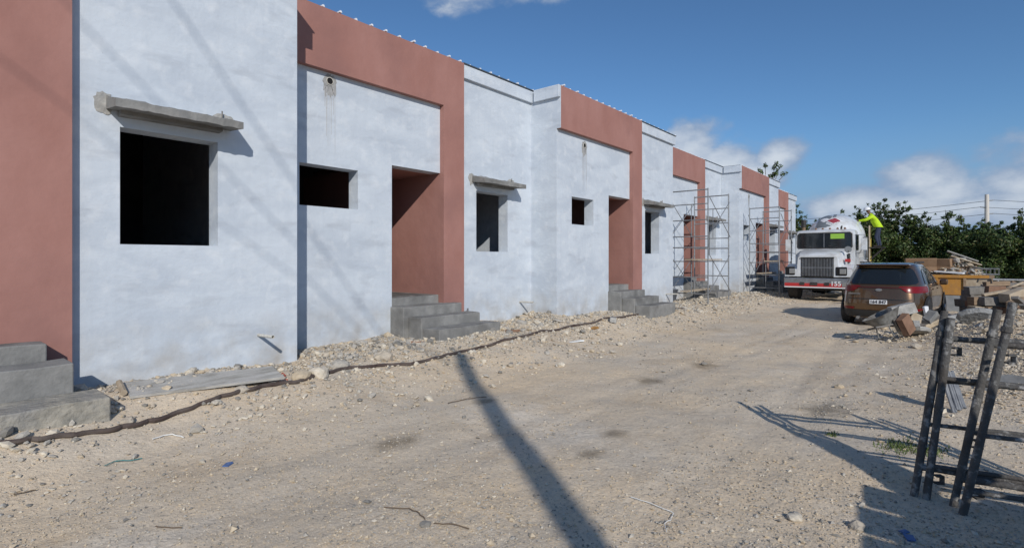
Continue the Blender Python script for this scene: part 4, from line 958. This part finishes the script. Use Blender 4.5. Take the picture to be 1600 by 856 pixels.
# core of stacked older timber under the visible ones
for k in range(8):
    c = at(1545 + rnd.uniform(-22, 60), 0, 13.7 + rnd.uniform(0, .9)); c.z = .12 + .2 * (k % 4) + gz
    plank('timber', 'dark timber buried low in the back of the pile', 'timber', c, (SA + rnd.uniform(-.2, .2), -CA, rnd.uniform(-.05, .05)), rnd.uniform(.8, 1.3), .26, .2, WOODG, 0, 'buried timbers at the back of the pile')
def tilt_dir(yw_, pt):
    dr_ = Vector((SA, -CA, 0)) * math.cos(R(yw_)) + Vector((CA, SA, 0)) * math.sin(R(yw_)); return dr_ * math.cos(R(pt)) + Vector((0, 0, 1)) * math.sin(R(pt))
more = [(1570, 447, 13.9, 1.1, .1, .05, WOODP, 12, 16, 'pale lath slanting up over the pile'), (1590, 446, 13.8, .9, .12, .07, WOOD, -10, 8, 'brown plank on the upper right of the pile'), (1606, 452, 13.2, .8, .2, .16, WOODP, 5, -6, 'pale beam end at the right edge, highest in the pile'),
 (1518, 470, 13.6, .35, .16, .16, WOODR, 12, 0, 'small reddish offcut at the left flank of the pile'), (1516, 486, 13.2, .3, .16, .12, WOODG, -20, 4, 'small grey offcut at the left foot of the pile'), (1538, 491, 12.6, .5, .12, .1, WOOD, 15, -5, 'brown batten in front of the lowest course'),
 (1568, 493, 12.2, .6, .1, .08, WOODP, -8, 7, 'pale batten leaning on the lowest course'), (1597, 488, 12.4, .5, .18, .16, WOOD, 12, 20, 'brown block near the right edge under the sloping planks'), (1578, 440, 14.2, 1.5, .09, .05, WOODG, -5, 3, 'thin grey batten along the back of the pile'), (1604, 503, 11.2, .6, .14, .1, WOODR, 30, -12, 'reddish block at the right edge in front of the sloping planks'),
 (1470, 500, 12.2, .5, .1, .05, WOODP, -25, 12, 'pale splintered board on the mound behind the leftmost frame'), (1462, 511, 11.3, .45, .12, .05, WOODG, 30, -10, 'grey splintered board low on the mound behind the leftmost frame'), (1512, 512, 10.6, .5, .08, .06, WOOD, 20, 6, 'brown stick of wood on the sandy mound')]
for u, v, d, l_, wd, th, m_, yw_, pt, lb in more:
    plank('timber', lb, 'timber', at(u + 3, v + 4, d), tilt_dir(yw_, pt), l_, wd, th, m_, rnd.uniform(-.2, .2), TG, .01)
# metal loop handle on the pile
tag(MB().tube([at(1527, 441, 13.4), at(1529, 436, 13.4), at(1548, 436, 13.4), at(1549, 443, 13.4)], .02, 6).build('steel_loop', DARKF), 'thin dark steel loop standing on top of the timber pile', 'steel loop')
def chunk(name, label, c, ax, sx, sy, sz, m, seed, cat='slab', group=None):
    """broken slab: a jagged plate with thickness"""
    q = random.Random(seed); n_ = 13; pts_ = [(math.cos(2 * math.pi * k / n_) * sx * q.uniform(.75, 1.1), math.sin(2 * math.pi * k / n_) * sy * q.uniform(.75, 1.1)) for k in range(n_)]
    mb = MB(); mb.v.append((0, 0, sz)); mb.v.append((0, 0, -sz))
    for p_, q_ in pts_: mb.v.append((p_ * .93, q_ * .93, sz * q.uniform(.8, 1.1)))
    for p_, q_ in pts_: mb.v.append((p_, q_, sz * q.uniform(-.1, .4)))
    for p_, q_ in pts_: mb.v.append((p_ * .9, q_ * .9, -sz))
    for k in range(n_):
        k2 = (k + 1) % n_; a_, b2, c2_ = 2, 2 + n_, 2 + 2 * n_
        mb.f += [(0, a_ + k, a_ + k2), (a_ + k, b2 + k, b2 + k2, a_ + k2), (b2 + k, c2_ + k, c2_ + k2, b2 + k2), (1, c2_ + k2, c2_ + k)]; mb.m += [0] * 4
    o = mb.build(name, m); o.location = c; o.rotation_euler = ax
    return tag(o, label, cat, group)
chunk('concrete_slab', 'large broken concrete slab tilted against the timber pile', at(1538, 503, 11.2), (R(-38), R(24), R(-48)), .55, .36, .06, ROCKG, 3)
chunk('concrete_slab', 'rounded grey concrete slab on the mound in front of the skip', at(1492, 497, 12.4), (R(-14), R(-12), R(-50)), .62, .4, .09, ROCKG, 4)
chunk('concrete_slab', 'broken concrete slab half buried at the right edge below the timbers', at(1580, 524, 9.6), (R(-12), R(14), R(-50)), .75, .35, .06, ROCKG, 5)
chunk('concrete_slab', 'flat pale slab leaning beside the tipped wheelbarrow', at(1428, 517, 10.6), (R(-20), R(8), R(-40)), .36, .26, .04, CONCL, 6)
chunk('concrete_slab', 'grey slab flat on the gravel heap behind the scaffold frames', at(1572, 604, 6.3), (R(8), R(-14), R(-30)), .42, .25, .03, CONC, 8)
chunk('concrete_slab', 'wedge of tan rubble slab between the wheelbarrow and the frames', at(1455, 503, 11.4), (R(-24), R(-20), R(-20)), .36, .3, .05, ST2, 9)
BG = 'loose blocks round the tipped wheelbarrow'
for (u, v, d, l_, wd, th, m_, yw_, pt, rl, lb) in [
 (1409, 484, 10.4, .42, .2, .2, CONCL, -12, 16, .1, 'whitish concrete block lying across the top of the wheelbarrow load'),
 (1416, 507, 10.2, .36, .12, .24, WOODR, 10, -58, .2, 'reddish brown timber block standing on end beside the wheelbarrow'),
 (1424, 496, 10.5, .26, .2, .18, WOODP, 15, -20, .1, 'pale brown block behind the reddish block'),
 (1453, 495, 10.9, .32, .16, .10, CONC, 20, 35, 0, 'grey broken block tilted right of the wheelbarrow load'),
 (1432, 508, 10.3, .20, .10, .10, CONCL, 60, 35, 0, 'small pale block fragment at the foot of the load'),
 (1447, 485, 11.2, .07, .07, .18, PLAINW, 0, 10, 0, 'small white container beside the car wheel'),
 (1402, 506, 10.3, .26, .08, .12, WOODG, 15, -55, 0, 'dark splintered board wedged under the reddish block')]:
    c = at(u, v, d); rgt = Vector((SA, -CA, 0)); fw = Vector((CA, SA, 0)); dr_ = rgt * math.cos(R(yw_)) + fw * math.sin(R(yw_)); dr_ = dr_ * math.cos(R(pt)) + Vector((0, 0, 1)) * math.sin(R(pt))
    plank('block', lb, 'block', c, dr_, l_, wd, th, m_, rl, BG, .012)
tag(MB().tube([at(1437, 494, 10.6), at(1452, 503, 10.4)], .014, 6).build('steel_bar', DARKF), 'short dark steel bar sticking out of the blocks near the car', 'bar')

# ------------------------------------------------------------------ tipped wheelbarrow
rgt = Vector((SA, -CA, 0)); fw = Vector((CA, SA, 0)); UP = Vector((0, 0, 1))
wb = thing('wheelbarrow', 'old grey wheelbarrow tipped on its side before the bronze car', 'wheelbarrow', at(1380, 500, 10.45)); wb.scale = (.86, .86, .86)
xl = (rgt * .80 + UP * .34 + fw * .18).normalized(); zl_ = (UP * .88 - rgt * .42 + fw * .22); zl_ = (zl_ - xl * zl_.dot(xl)).normalized(); yl = zl_.cross(xl)
Mw = Matrix((xl, yl, zl_)).transposed()
wb.rotation_euler = Mw.to_euler()
BAR = mat('barrow_grey', (.13, .13, .122), .7, (.22, .215, .20), 9, 7, .002, 30, c3=(.08, .07, .06), s3=6, world=False)
m_ = MB()
def ring(z, x0, x1_, hw, n_=20, inner=0):
    return [((x0 + x1_) / 2 + (x1_ - x0) / 2 * math.copysign(abs(math.cos(2 * math.pi * k / n_)) ** .6, math.cos(2 * math.pi * k / n_)), hw * math.copysign(abs(math.sin(2 * math.pi * k / n_)) ** .6, math.sin(2 * math.pi * k / n_)), z) for k in range(n_)]
rings = [ring(-.13, -.17, .20, .16), ring(-.02, -.25, .30, .22), ring(.14, -.34, .41, .30), ring(.15, -.36, .43, .32), ring(.155, -.345, .415, .305), ring(-.015, -.245, .295, .215), ring(-.12, -.165, .195, .155)]
for r_ in rings: m_.v += r_
for i in range(len(rings) - 1):
    for k in range(20): k2 = (k + 1) % 20; m_.f.append((i * 20 + k, i * 20 + k2, i * 20 + 20 + k2, i * 20 + 20 + k)); m_.m.append(0)
m_.f.append(tuple(range(20))); m_.m.append(0); m_.f.append(tuple(120 + k for k in range(20))); m_.m.append(0)
m_.build('tray', BAR, wb, smooth=True)
for s_ in (-1, 1):
    MB().tube([(.48, s_ * .06, -.19), (.1, s_ * .15, -.16), (-.34, s_ * .25, -.06), (-.50, s_ * .27, -.01)], .022, 8).build('handle', WOODG, wb)
    MB().tube([(-.12, s_ * .19, -.13), (-.18, s_ * .22, -.36), (-.30, s_ * .22, -.38)], .016, 6).build('leg', BAR, wb)
MB().tube([(-.20, -.22, -.36), (-.20, .22, -.36)], .014, 6).build('leg_brace', BAR, wb)
wl = MB().lathe([(-.04, .08), (-.045, .14), (-.03, .17), (.03, .17), (.045, .14), (.04, .08)], lambda a_, c, s__: (.5 + c, a_, -.2 + s__), 20).build('wheel', BLACK, wb, smooth=True)

# ------------------------------------------------------------------ dark scaffold frames leaning at the right
SF = 'scaffold frames stacked upright at the right edge'
rd = Vector((.20, -.98, 0))
for i, (ub, vb, ut, vt, dt, lb, rungs) in enumerate([
    (1428, 771, 1476, 486, .12, 'leftmost dark cement-crusted scaffold frame of the leaning stack', (.20, .50, .80, 1.10)),
    (1447, 775, 1486, 497, .10, 'scaffold frame with rust-ringed tube top, second from the left in the stack', (.23, .83)),
    (1489, 786, 1559, 484, .06, 'third scaffold frame from the left, leaning on the rightmost one', (.19, .50, .82, 1.09)),
    (1504, 799, 1583, 473, .02, 'rightmost and nearest cement-crusted scaffold frame of the leaning stack', (.16, .52))]):
    B_ = gp(ub, vb, .0); db = EYE * F / (vb - HY); T_ = at(ut, vt, db + dt)
    B_.z = g1(B_.x, B_.y) - .01
    t = thing('scaffold_section', lb, 'scaffold', B_, group=SF)
    ax = (T_ - B_); r_ = .0245
    m_ = MB(); q = 14; m_.tube([ax * (k / q) for k in range(q + 1)], [r_ * (1 + rnd.uniform(-.06, .1)) for _ in range(q + 1)], 12, False)
    m_.tube([ax * .999, ax * .955], r_ * .78, 12, False)
    up = m_.build('upright', RUST, t, smooth=True)
    MB().tube([ax * .86, ax * .885], r_ * 1.3, 12).build('collar', RUST, up)
    far_ = rd * 1.1
    MB().tube([far_, far_ + ax], r_, 10).build('upright', RUST, t)
    for h in rungs:
        f_ = h / ax.z; a_ = ax * f_
        MB().tube([a_ + rd * (far_.length * k / 8) + Vector((0, 0, rnd.uniform(-.003, .003))) for k in range(9)], [.0215 * (1 + rnd.uniform(-.08, .12)) if h in (.2, .19, 1.1, 1.09) else .015 * (1 + rnd.uniform(-.08, .12)) for _ in range(9)], 10).build('rung', RUST, t, smooth=True)
    for h in ((.14, 1.02) if i % 2 else (.42,) if i else ()):
        f_ = h / ax.z; c = ax * f_ + rgt * .05 - fw * .0
        k_ = MB(); k_.box(-.006, .045, -.02, .02, -.03, -.02); k_.box(-.006, .045, -.02, .02, .02, .03); k_.box(.038, .045, -.02, .02, -.03, .03)
        o = k_.build('coupler_lug', RUST, t); o.location = c; o.rotation_euler = (0, 0, A - R(90))
# steel rods bundled behind the frames
RODM = mat('dull_rod', (.12, .13, .15), .6, (.2, .21, .225), 14)
rb = thing('rod_bundle', 'bundle of grey steel rods leaning behind the scaffold frames', 'rod bundle', gp(1492, 650, .0))
for k in range(9):
    a_ = at(1490 + k * 2.2 + rnd.uniform(-1, 1), 645 - k * .8 + rnd.uniform(-3, 3), 5.55) - rb.location; b2 = at(1470 + k * 2.2, 578 + rnd.uniform(-4, 4), 5.75 + .02 * (k % 3)) - rb.location
    MB().tube([a_, b2], .014, 8).build('rod', RODM, rb, smooth=True)
# unseen stack of blocks, added to throw the shadow over the lower right corner
BLKM = mat('block_grey', (.3, .3, .29), .95, (.24, .24, .23), 8, bump=.006)
pal = thing('shadow_stack', 'unseen stack of grey blocks added to cast the shadow at the lower right', 'shadow caster', (2.42, -2.28, g1(2.42, -2.28)))
MB().box(-1.2, 1.12, -.55, .62, 0, .12).build('shadow_stack_base', WOODG, pal)
bmesh_ = MB().box(0, .39, 0, .19, 0, .19).mesh('block', BLKM)
for k in range(6):
    for i in range(6):
        for j in range(6):
            if k == 5 and i == 5 and j > 3: continue
            if 0 < i < 5 and 0 < j < 5 and k < 5: continue
            o = bpy.data.objects.new('block', bmesh_); col.objects.link(o); o.parent = pal; o.location = (-1.2 + i * .395 + rnd.uniform(-.02, .02) - (.12 if (k % 2 and i == 5) else 0), -.56 + j * .197, .125 + k * .195)

MB().prism([(.55, 1.30), (1.15, 1.30), (.95, 2.08), (.85, 2.0)], lambda p, q, t_: (p, t_, q), .40, .44).build('shadow_board', WOODG, pal)  # unseen board, shaped to give that shadow its pointed tip
for k in range(4): MB().obox((-.3 + k * .42, .55 + .03 * (k % 2), 1.33), (.16, 0, .02), (0, .12 + .05 * (k % 3), 0), (0, 0, .015)).build('shadow_board', WOODP, pal)

# ------------------------------------------------------------------ utility poles
PB_ = Vector((6.05, 6.15, 0)) - Vector((math.cos(R(SUN_DIR)), math.sin(R(SUN_DIR)), 0)) * (8.6 / math.tan(R(SUN_EL)))
up = thing('utility_pole', 'wooden utility pole behind the camera whose shadow crosses the yard', 'utility pole', (PB_.x, PB_.y, 0))
MB().tube([(0, 0, -.2), (0, 0, 4), (0, 0, 8.6)], [.16, .14, .115], 16).build('pole', WOODG, up, smooth=True)
MB().tube([(0, -.0, 8.3), (.0, .12, 8.75)], .03, 8).build('insulator', GREYP, up)
top_ = Vector((PB_.x, PB_.y, 8.5))
for k, (wx, wz, kk, lb) in enumerate(((-1.6, 5.2, 12.0, 'upper cable from the pole behind the camera'), (-1.2, 6.6, 12.5, 'middle cable from the pole behind the camera'), (-.6, 8.4, 13.0, 'lower thick cable from the pole behind the camera'))):
    q = Vector((wx, 7.03, wz)) - ldir * kk
    tag(MB().tube([(top_ - Vector((0, 0, .25 * k))).lerp(q, f_ / 10) for f_ in range(11)], .009 + .002 * k, 6).build('cable', BLACK), lb, 'cable', 'cables behind the camera')
pp = at(1542, 405, 62); t = thing('utility_pole', 'pale concrete utility pole rising beyond the hedge', 'utility pole', (pp.x, pp.y, 0))
PALE = mat('pale_pole', (.55, .52, .47), .8)
MB().tube([(0, 0, -.2), (0, 0, 9.2)], [.30, .20], 12).build('pole', PALE, t, smooth=True)
lat = Vector((SA, -CA, 0))
for zz_, s_ in ((8.45, 1), (7.65, -1), (6.9, 1)):
    b2 = MB().tube([(0, 0, zz_), lat * s_ * .75 + Vector((0, 0, zz_ + .08))], .06, 6).build('bracket', GREYP, t)
MB().tube([lat * -.7 + Vector((0, 0, 5.2)), lat * .7 + Vector((0, 0, 5.25))], .07, 6).build('bracket', PALE, t)
WIRE = mat('wire', (.08, .09, .1), .6)
for zz_, s_ in ((8.53, 1), (7.73, -1), (6.98, 1)):
    p0 = pp + lat * s_ * .75; p0.z = zz_
    for side in (-1, 1):
        p1 = pp + lat * side * 55 + Vector((CA, SA, 0)) * (40 if side < 0 else -12); p1.z = zz_ + (-.3 if side < 0 else 1.2)
        pts_ = [p0.lerp(p1, k / 16) - Vector((0, 0, 1.6 * 4 * (k / 16) * (1 - k / 16))) for k in range(17)]
        nm = {(8.53, -1): 'top left', (8.53, 1): 'top right', (7.73, -1): 'middle left', (7.73, 1): 'middle right', (6.98, -1): 'lowest left', (6.98, 1): 'lowest right'}[(zz_, side)]
        tag(MB().tube(pts_, .028, 5).build('power_line', WIRE), f'thin power line running {nm} from the pale pole', 'wire', 'power lines')

# ------------------------------------------------------------------ hedge and trees
LM = [mat('leaf_' + n_, c, .55, spec=.35) for n_, c in (('dark', (.022, .042, .011)), ('mid', (.045, .078, .018)), ('light', (.092, .130, .032)), ('dry', (.13, .125, .045)))]
BARK = mat('bark', (.10, .08, .06), .9, (.06, .05, .04), 8)
def leaves(name, lobes, n_, size, parent, wts=(5, 6, 3, 1), shell=.55):
    q = np.array([l[3] ** 2 for l in lobes]); q = q / q.sum(); li = nr.choice(len(lobes), n_, p=q)
    Lb = np.array(lobes)[li]
    dv = nr.normal(size=(n_, 3)); dv /= np.linalg.norm(dv, axis=1)[:, None]
    rr = (shell + (1 - shell) * nr.random(n_)) * (1 + .18 * nr.normal(size=n_))
    C = Lb[:, :3] + dv * (Lb[:, 3] * rr)[:, None] * np.array([1, 1, .9])
    k = C[:, 2] > .05; C = C[k]; dv = dv[k]; m__ = len(C)
    nrm = dv + nr.normal(size=(m__, 3)) * .75 + np.array([0, 0, .35]); nrm /= np.linalg.norm(nrm, axis=1)[:, None]
    a_ = np.cross(nrm, nr.normal(size=(m__, 3))); a_ /= np.linalg.norm(a_, axis=1)[:, None]; b2 = np.cross(nrm, a_)
    s_ = size * nr.uniform(.6, 1.4, m__)[:, None]
    V = np.stack([C - a_ * s_, C + b2 * s_ * .42, C + a_ * s_, C - b2 * s_ * .42], 1).reshape(-1, 3)
    me_ = bpy.data.meshes.new(name); me_.vertices.add(m__ * 4); me_.vertices.foreach_set('co', V.reshape(-1))
    me_.loops.add(m__ * 4); me_.loops.foreach_set('vertex_index', np.arange(m__ * 4, dtype=np.int32)); me_.polygons.add(m__); me_.polygons.foreach_set('loop_start', (np.arange(m__) * 4).astype(np.int32))
    for q_ in LM: me_.materials.append(q_)
    wt = np.array(wts) / sum(wts); me_.polygons.foreach_set('material_index', nr.choice(4, m__, p=wt).astype(np.int32)); me_.polygons.foreach_set('use_smooth', [False] * m__)
    me_.update(calc_edges=True); o = bpy.data.objects.new(name, me_); col.objects.link(o); o.parent = parent; return o
def bush(label, p, h, rad, n_, size=.10, sprigs=0, group=None, cat='bush', name='hedge_bush', wts=(5, 6, 3, 1)):
    t = thing(name, label, cat, (p[0], p[1], -.02), group=group)
    lobes = []
    for k in range(26):
        a_ = rnd.uniform(0, 6.28); rr = rad * math.sqrt(rnd.random()) * .85; zc = rnd.uniform(.12, .84) * h
        lobes.append((math.cos(a_) * rr, math.sin(a_) * rr, zc, rnd.uniform(.26, .5) * rad * (1.15 - .35 * zc / h)))
    st = MB(); st.tube([(0, 0, 0), (.05, .02, h * .35), (.0, .1, h * .6)], [.13, .09, .04], 8)
    for k in range(5):
        l = lobes[k]; st.tube([(.03, .02, h * .25), (l[0] * .5, l[1] * .5, l[2] * .8), l[:3]], [.06, .04, .015], 6)
    tips = []
    for k in range(sprigs):
        a_ = rnd.uniform(0, 6.28); rr = rad * rnd.uniform(.1, .8); tz = h + rnd.uniform(-.1, .9); e = (math.cos(a_) * rr + rnd.uniform(-.3, .3), math.sin(a_) * rr, tz)
        st.tube([(math.cos(a_) * rr * .5, math.sin(a_) * rr * .5, h * .7), e], [.025, .008], 5)
        for j in range(12): f_ = rnd.uniform(.3, 1.04); lobes.append((e[0] * f_ + math.cos(a_) * rr * .5 * (1 - f_) + rnd.gauss(0, .16), e[1] * f_ + math.sin(a_) * rr * .5 * (1 - f_) + rnd.gauss(0, .16), h * .7 + (tz - h * .7) * f_, rnd.uniform(.07, .16) * (1.5 - .6 * f_)))
    st.build('trunk', BARK, t)
    leaves('crown', lobes, n_, size, t, wts)
    return t
HG = 'dense hedge beyond the skip'
hedge = [(8.6, 4.7, 7, 'loose dark bush beside the far end of the row of houses'), (7.2, 4.1, 3, 'dark bush left of the exhaust stack of the mixer truck'), (5.9, 4.2, 4, 'dark bush behind the exhaust stack of the mixer truck'), (4.6, 4.6, 8, 'bush with loose twigs rising behind the mixer drum'), (3.4, 4.7, 9, 'tall twiggy bush rising behind the worker'), (2.2, 4.4, 6, 'twiggy bush just right of the worker'), (1.0, 4.3, 3, 'dense bush above the roof of the bronze car'), (-.1, 4.1, 3, 'dense dark bush behind the cardboard boxes'), (-1.2, 4.05, 3, 'dense dark bush behind the heap on the skip'), (-2.3, 3.95, 3, 'dense dark bush behind the wire crate on the skip'), (-3.3, 3.85, 2, 'dense dark bush before the pale utility pole'), (-4.3, 3.8, 2, 'dense dark bush behind the timber pile'), (-5.3, 3.8, 2, 'dense dark bush at the right edge of the picture'), (-6.5, 3.8, 2, 'dense dark bush beyond the right edge')]
for k, (yy, hh, sp, lb) in enumerate(hedge):
    bush(lb, (41.5 + rnd.uniform(-.5, .5) - (1.5 if yy < -2 else 0), yy), hh - (.35 if yy < 2 else .1), 1.5, 17000, .075, sp, HG)
for k, yy in enumerate((7.5, 5.3, 3.4, 1.8, .2, -1.4, -3.0, -4.6, -6.2)):
    bush('dark bush filling the back of the hedge', (44 + rnd.uniform(-.4, .4), yy), 3.3, 1.6, 8000, .12, 0, 'back row of the hedge')
# sparse tree whose twigs show above the roof of the far houses
t = thing('tree', 'sparse tree standing behind the far houses, twigs above the roof', 'tree', (43.8, 11.0, 0))
st = MB(); lob = []
st.tube([(0, 0, 0), (.1, .1, 4.5), (-.2, 0, 7.4)], [.16, .11, .05], 8)
for k in range(9):
    e = (rnd.uniform(-2.2, 2.2), rnd.uniform(-1, 1), rnd.uniform(7.9, 9.1)); st.tube([(0, .05, 6 + k * .1), (e[0] * .6, e[1] * .6, 7.7), e], [.05, .03, .01], 5)
    for j in range(5): f_ = rnd.uniform(.7, 1.02); lob.append((e[0] * f_, e[1] * f_, 7.6 + (e[2] - 7.6) * f_, rnd.uniform(.12, .24)))
st.build('trunk', BARK, t); leaves('crown', lob, 420, .10, t)
# far casuarinas beyond the hedge, a low dark mass
for k in range(9):
    p = at(1480 + k * 17 + rnd.uniform(-5, 5), 0, 58 + rnd.uniform(-3, 6)); hh = 5.0 + rnd.uniform(-.4, 1.1)
    t = thing('pine_tree', ('first', 'second', 'third', 'fourth', 'fifth', 'sixth', 'seventh', 'eighth', 'ninth')[k] + ' from the left of the slender far pines behind the hedge', 'tree', (p.x, p.y, 0), group='far pines')
    MB().tube([(0, 0, 0), (0, 0, hh)], [.12, .03], 6).build('trunk', BARK, t)
    leaves('crown', [(rnd.uniform(-.3, .3), rnd.uniform(-.3, .3), hh * f_, .75 - .55 * f_) for f_ in (.45, .55, .65, .75, .85, .93, 1.0)], 1500, .13, t, (6, 4, 1, 0))
# low steel rail right of the skip
br = thing('steel_barrier', 'low pale steel barrier rail behind the timber pile', 'barrier', at(1585, 436, 19) * 1.0)
br.location.z = 0
MB().tube([lat * -1.1 + Vector((0, 0, .93)), lat * 1.4 + Vector((0, 0, .88))], .04, 8).build('rail', STEEL, br)
for s_ in (-.6, .9): MB().tube([lat * s_, lat * s_ + Vector((0, 0, .9))], .04, 8).build('post', STEEL, br)
MB().tube([lat * -.1 + Vector((0, 0, .85)), lat * 1.5 + Vector((0, 0, .3))], .035, 8).build('brace', WOOD, br)

# ------------------------------------------------------------------ litter and single stones in the yard
def on(u, v, dz=0.0):
    p = hit(u, v)
    return Vector((p.x, p.y, g1(p.x, p.y) + dz))
BLUE = mat('blue_plastic', (.07, .13, .30), .5); TEAL = mat('teal_string', (.05, .20, .20), .7); CORD = mat('dry_stick', (.14, .10, .065), .9); REDP = mat('red_plastic', (.42, .05, .03), .6); WHP = mat('white_plastic', (.70, .70, .68), .6)
def scrap(name, label, cat, px, r_, m_, lift=.008):
    pts_ = [on(u, v, lift + r_) for u, v in px]; den_ = []
    for i in range(len(pts_) - 1):
        for k in range(4): den_.append(pts_[i].lerp(pts_[i + 1], k / 4) + Vector((rnd.uniform(-.004, .004), rnd.uniform(-.004, .004), rnd.uniform(0, .006))))
    den_.append(pts_[-1]); return tag(MB().tube(den_, r_, 6).build(name, m_), label, cat)
scrap('string', 'teal plastic string lying on the dirt at the left', 'string', [(163, 730), (180, 724), (205, 722), (222, 718)], .004, TEAL)
scrap('plastic_strap', 'white plastic strap curled on the dirt near the lowest step', 'strap', [(238, 690), (256, 684), (270, 682), (287, 686)], .005, WHP)
scrap('wire_piece', 'bent pale wire lying in the right foreground', 'wire', [(985, 780), (1008, 786), (1040, 798), (1052, 805), (1048, 815), (1038, 822), (1042, 834)], .0026, WHP)
scrap('stick', 'long dry stick in the centre foreground beside a dark tuft', 'stick', [(600, 796), (640, 798), (655, 806), (664, 815)], .004, CORD)
scrap('stick', 'second dry stick right of the dark tuft', 'stick', [(678, 821), (705, 823), (733, 830)], .004, CORD)
scrap('stick', 'dry stick at the far left of the yard', 'stick', [(22, 777), (40, 772), (56, 769)], .004, CORD)
scrap('stick', 'thin stick beside the long pole shadow', 'stick', [(700, 632), (730, 625), (760, 622)], .005, CORD)
scrap('stick', 'thin stick in the left foreground', 'stick', [(243, 826), (262, 828), (284, 828)], .004, CORD)
scrap('red_wire', 'tangle of red wire at the end of the formwork board', 'wire', [(432, 592), (440, 597), (447, 592), (441, 588), (436, 597), (450, 598)], .006, REDP, .03)
def flake(name, label, cat, u, v, l_, wd, th, m_, yaw):
    p = on(u, v, th / 2 + .004); o = MB().obox((0, 0, 0), (l_ / 2, 0, 0), (0, wd / 2, 0), (0, 0, th / 2), min(l_, wd) * .12).build(name, m_); o.location = p; o.rotation_euler = (rnd.uniform(-.1, .1), rnd.uniform(-.1, .1), R(yaw)); return tag(o, label, cat)
flake('blue_scrap', 'blue plastic scrap in the lower right shadow', 'scrap', 1422, 843, .07, .045, .008, BLUE, 20)
flake('blue_scrap', 'smaller blue scrap just behind the larger one', 'scrap', 1413, 833, .05, .03, .008, BLUE, -30)
flake('blue_scrap', 'blue-grey scrap left of centre in the foreground', 'scrap', 356, 727, .07, .05, .01, BLUE, 40)
flake('white_sheet', 'flat white plastic scrap beside the hose near the middle steps', 'scrap', 899, 534, .34, .12, .012, WHP, -20)
flake('tile_piece', 'pale square block lying on the rubble by the hose', 'block', 958, 504, .22, .16, .1, CONCL, 30)
flake('wood_chip', 'orange wood chip by the hose near the middle steps', 'wood scrap', 928, 514, .28, .1, .03, YPLY, 10)
flake('wood_chip', 'brown board piece right of the second house steps', 'wood scrap', 800, 518, .30, .10, .03, WOODR, -50)
flake('wood_chip', 'clay coloured flake left of the second house steps', 'wood scrap', 650, 536, .30, .12, .02, ST5, 5)
rocks = [(1242, 812, .045, 'pale stone alone in the right foreground'), (1339, 825, .05, 'whitish stone at the edge of the lower right shadow'), (1245, 806, .03, 'small stone touching the pale one in the right foreground'), (1312, 606, .055, 'grey stone cluster piece in the middle of the yard'), (1100, 570, .05, 'dark stone by the brown patch in the middle of the yard'), (600, 562, .13, 'flat stone left of the second house steps'), (530, 575, .12, 'pale rubble stone beside the hose'), (470, 592, .11, 'squarish pale stone at the end of the formwork board'), (498, 588, .13, 'largest pale stone by the hose bend'), (378, 612, .07, 'stone against the hose below the formwork board'), (815, 508, .12, 'tan stone right of the second house steps'), (1375, 690, .035, 'tan stone left of the scaffold frame foot'), (664, 822, .035, 'dark tuft-like clod in the centre foreground'), (200, 662, .06, 'stone beside the rough lowest step')]
for k, (u, v, s_, lb) in enumerate(rocks):
    p = on(u, v); bm = bmesh.new(); bmesh.ops.create_icosphere(bm, subdivisions=2, radius=s_)
    for vv in bm.verts:
        nz = noise.noise(vv.co / s_ * 1.1 + Vector((k * 7.3, 0, 0))); vv.co *= 1 + .38 * nz; vv.co.z *= .62
    me_ = bpy.data.meshes.new('rock'); bm.to_mesh(me_); bm.free(); me_.materials.append((ST1, STONE, ST3, ST2)[k % 4] if 'dark' not in lb else ST4)
    o = bpy.data.objects.new('rock', me_); col.objects.link(o); o.location = p + Vector((0, 0, s_ * .3)); o.rotation_euler = (0, 0, k); tag(o, lb, 'rock', 'loose rocks in the yard')
# weeds
tw = bpy.data.objects.new('weeds', None)
wv = []; wf = []
for (u, v, ru, rv, n_) in ((1405, 698, 34, 9, 260), (1450, 705, 30, 8, 160), (1300, 680, 12, 3, 40)):
    for _ in range(n_):
        p = on(u + rnd.gauss(0, ru * .5), v + rnd.gauss(0, rv * .6)); a_ = rnd.uniform(0, 6.28); h_ = rnd.uniform(.015, .05); o = len(wv)
        d_ = Vector((math.cos(a_), math.sin(a_), 0)) * h_ * .6; s_ = Vector((-math.sin(a_), math.cos(a_), 0)) * .006
        wv += [tuple(p - s_), tuple(p + s_), tuple(p + d_ + Vector((0, 0, h_)))]; wf.append((o, o + 1, o + 2))
bpy.data.objects.remove(tw)
me_ = bpy.data.meshes.new('weeds'); me_.from_pydata(wv, [], wf); me_.materials.append(LM[2])
o = bpy.data.objects.new('weeds', me_); col.objects.link(o); tag(o, 'low green weeds in the gravel left of the scaffold frames', 'weeds', kind='stuff')
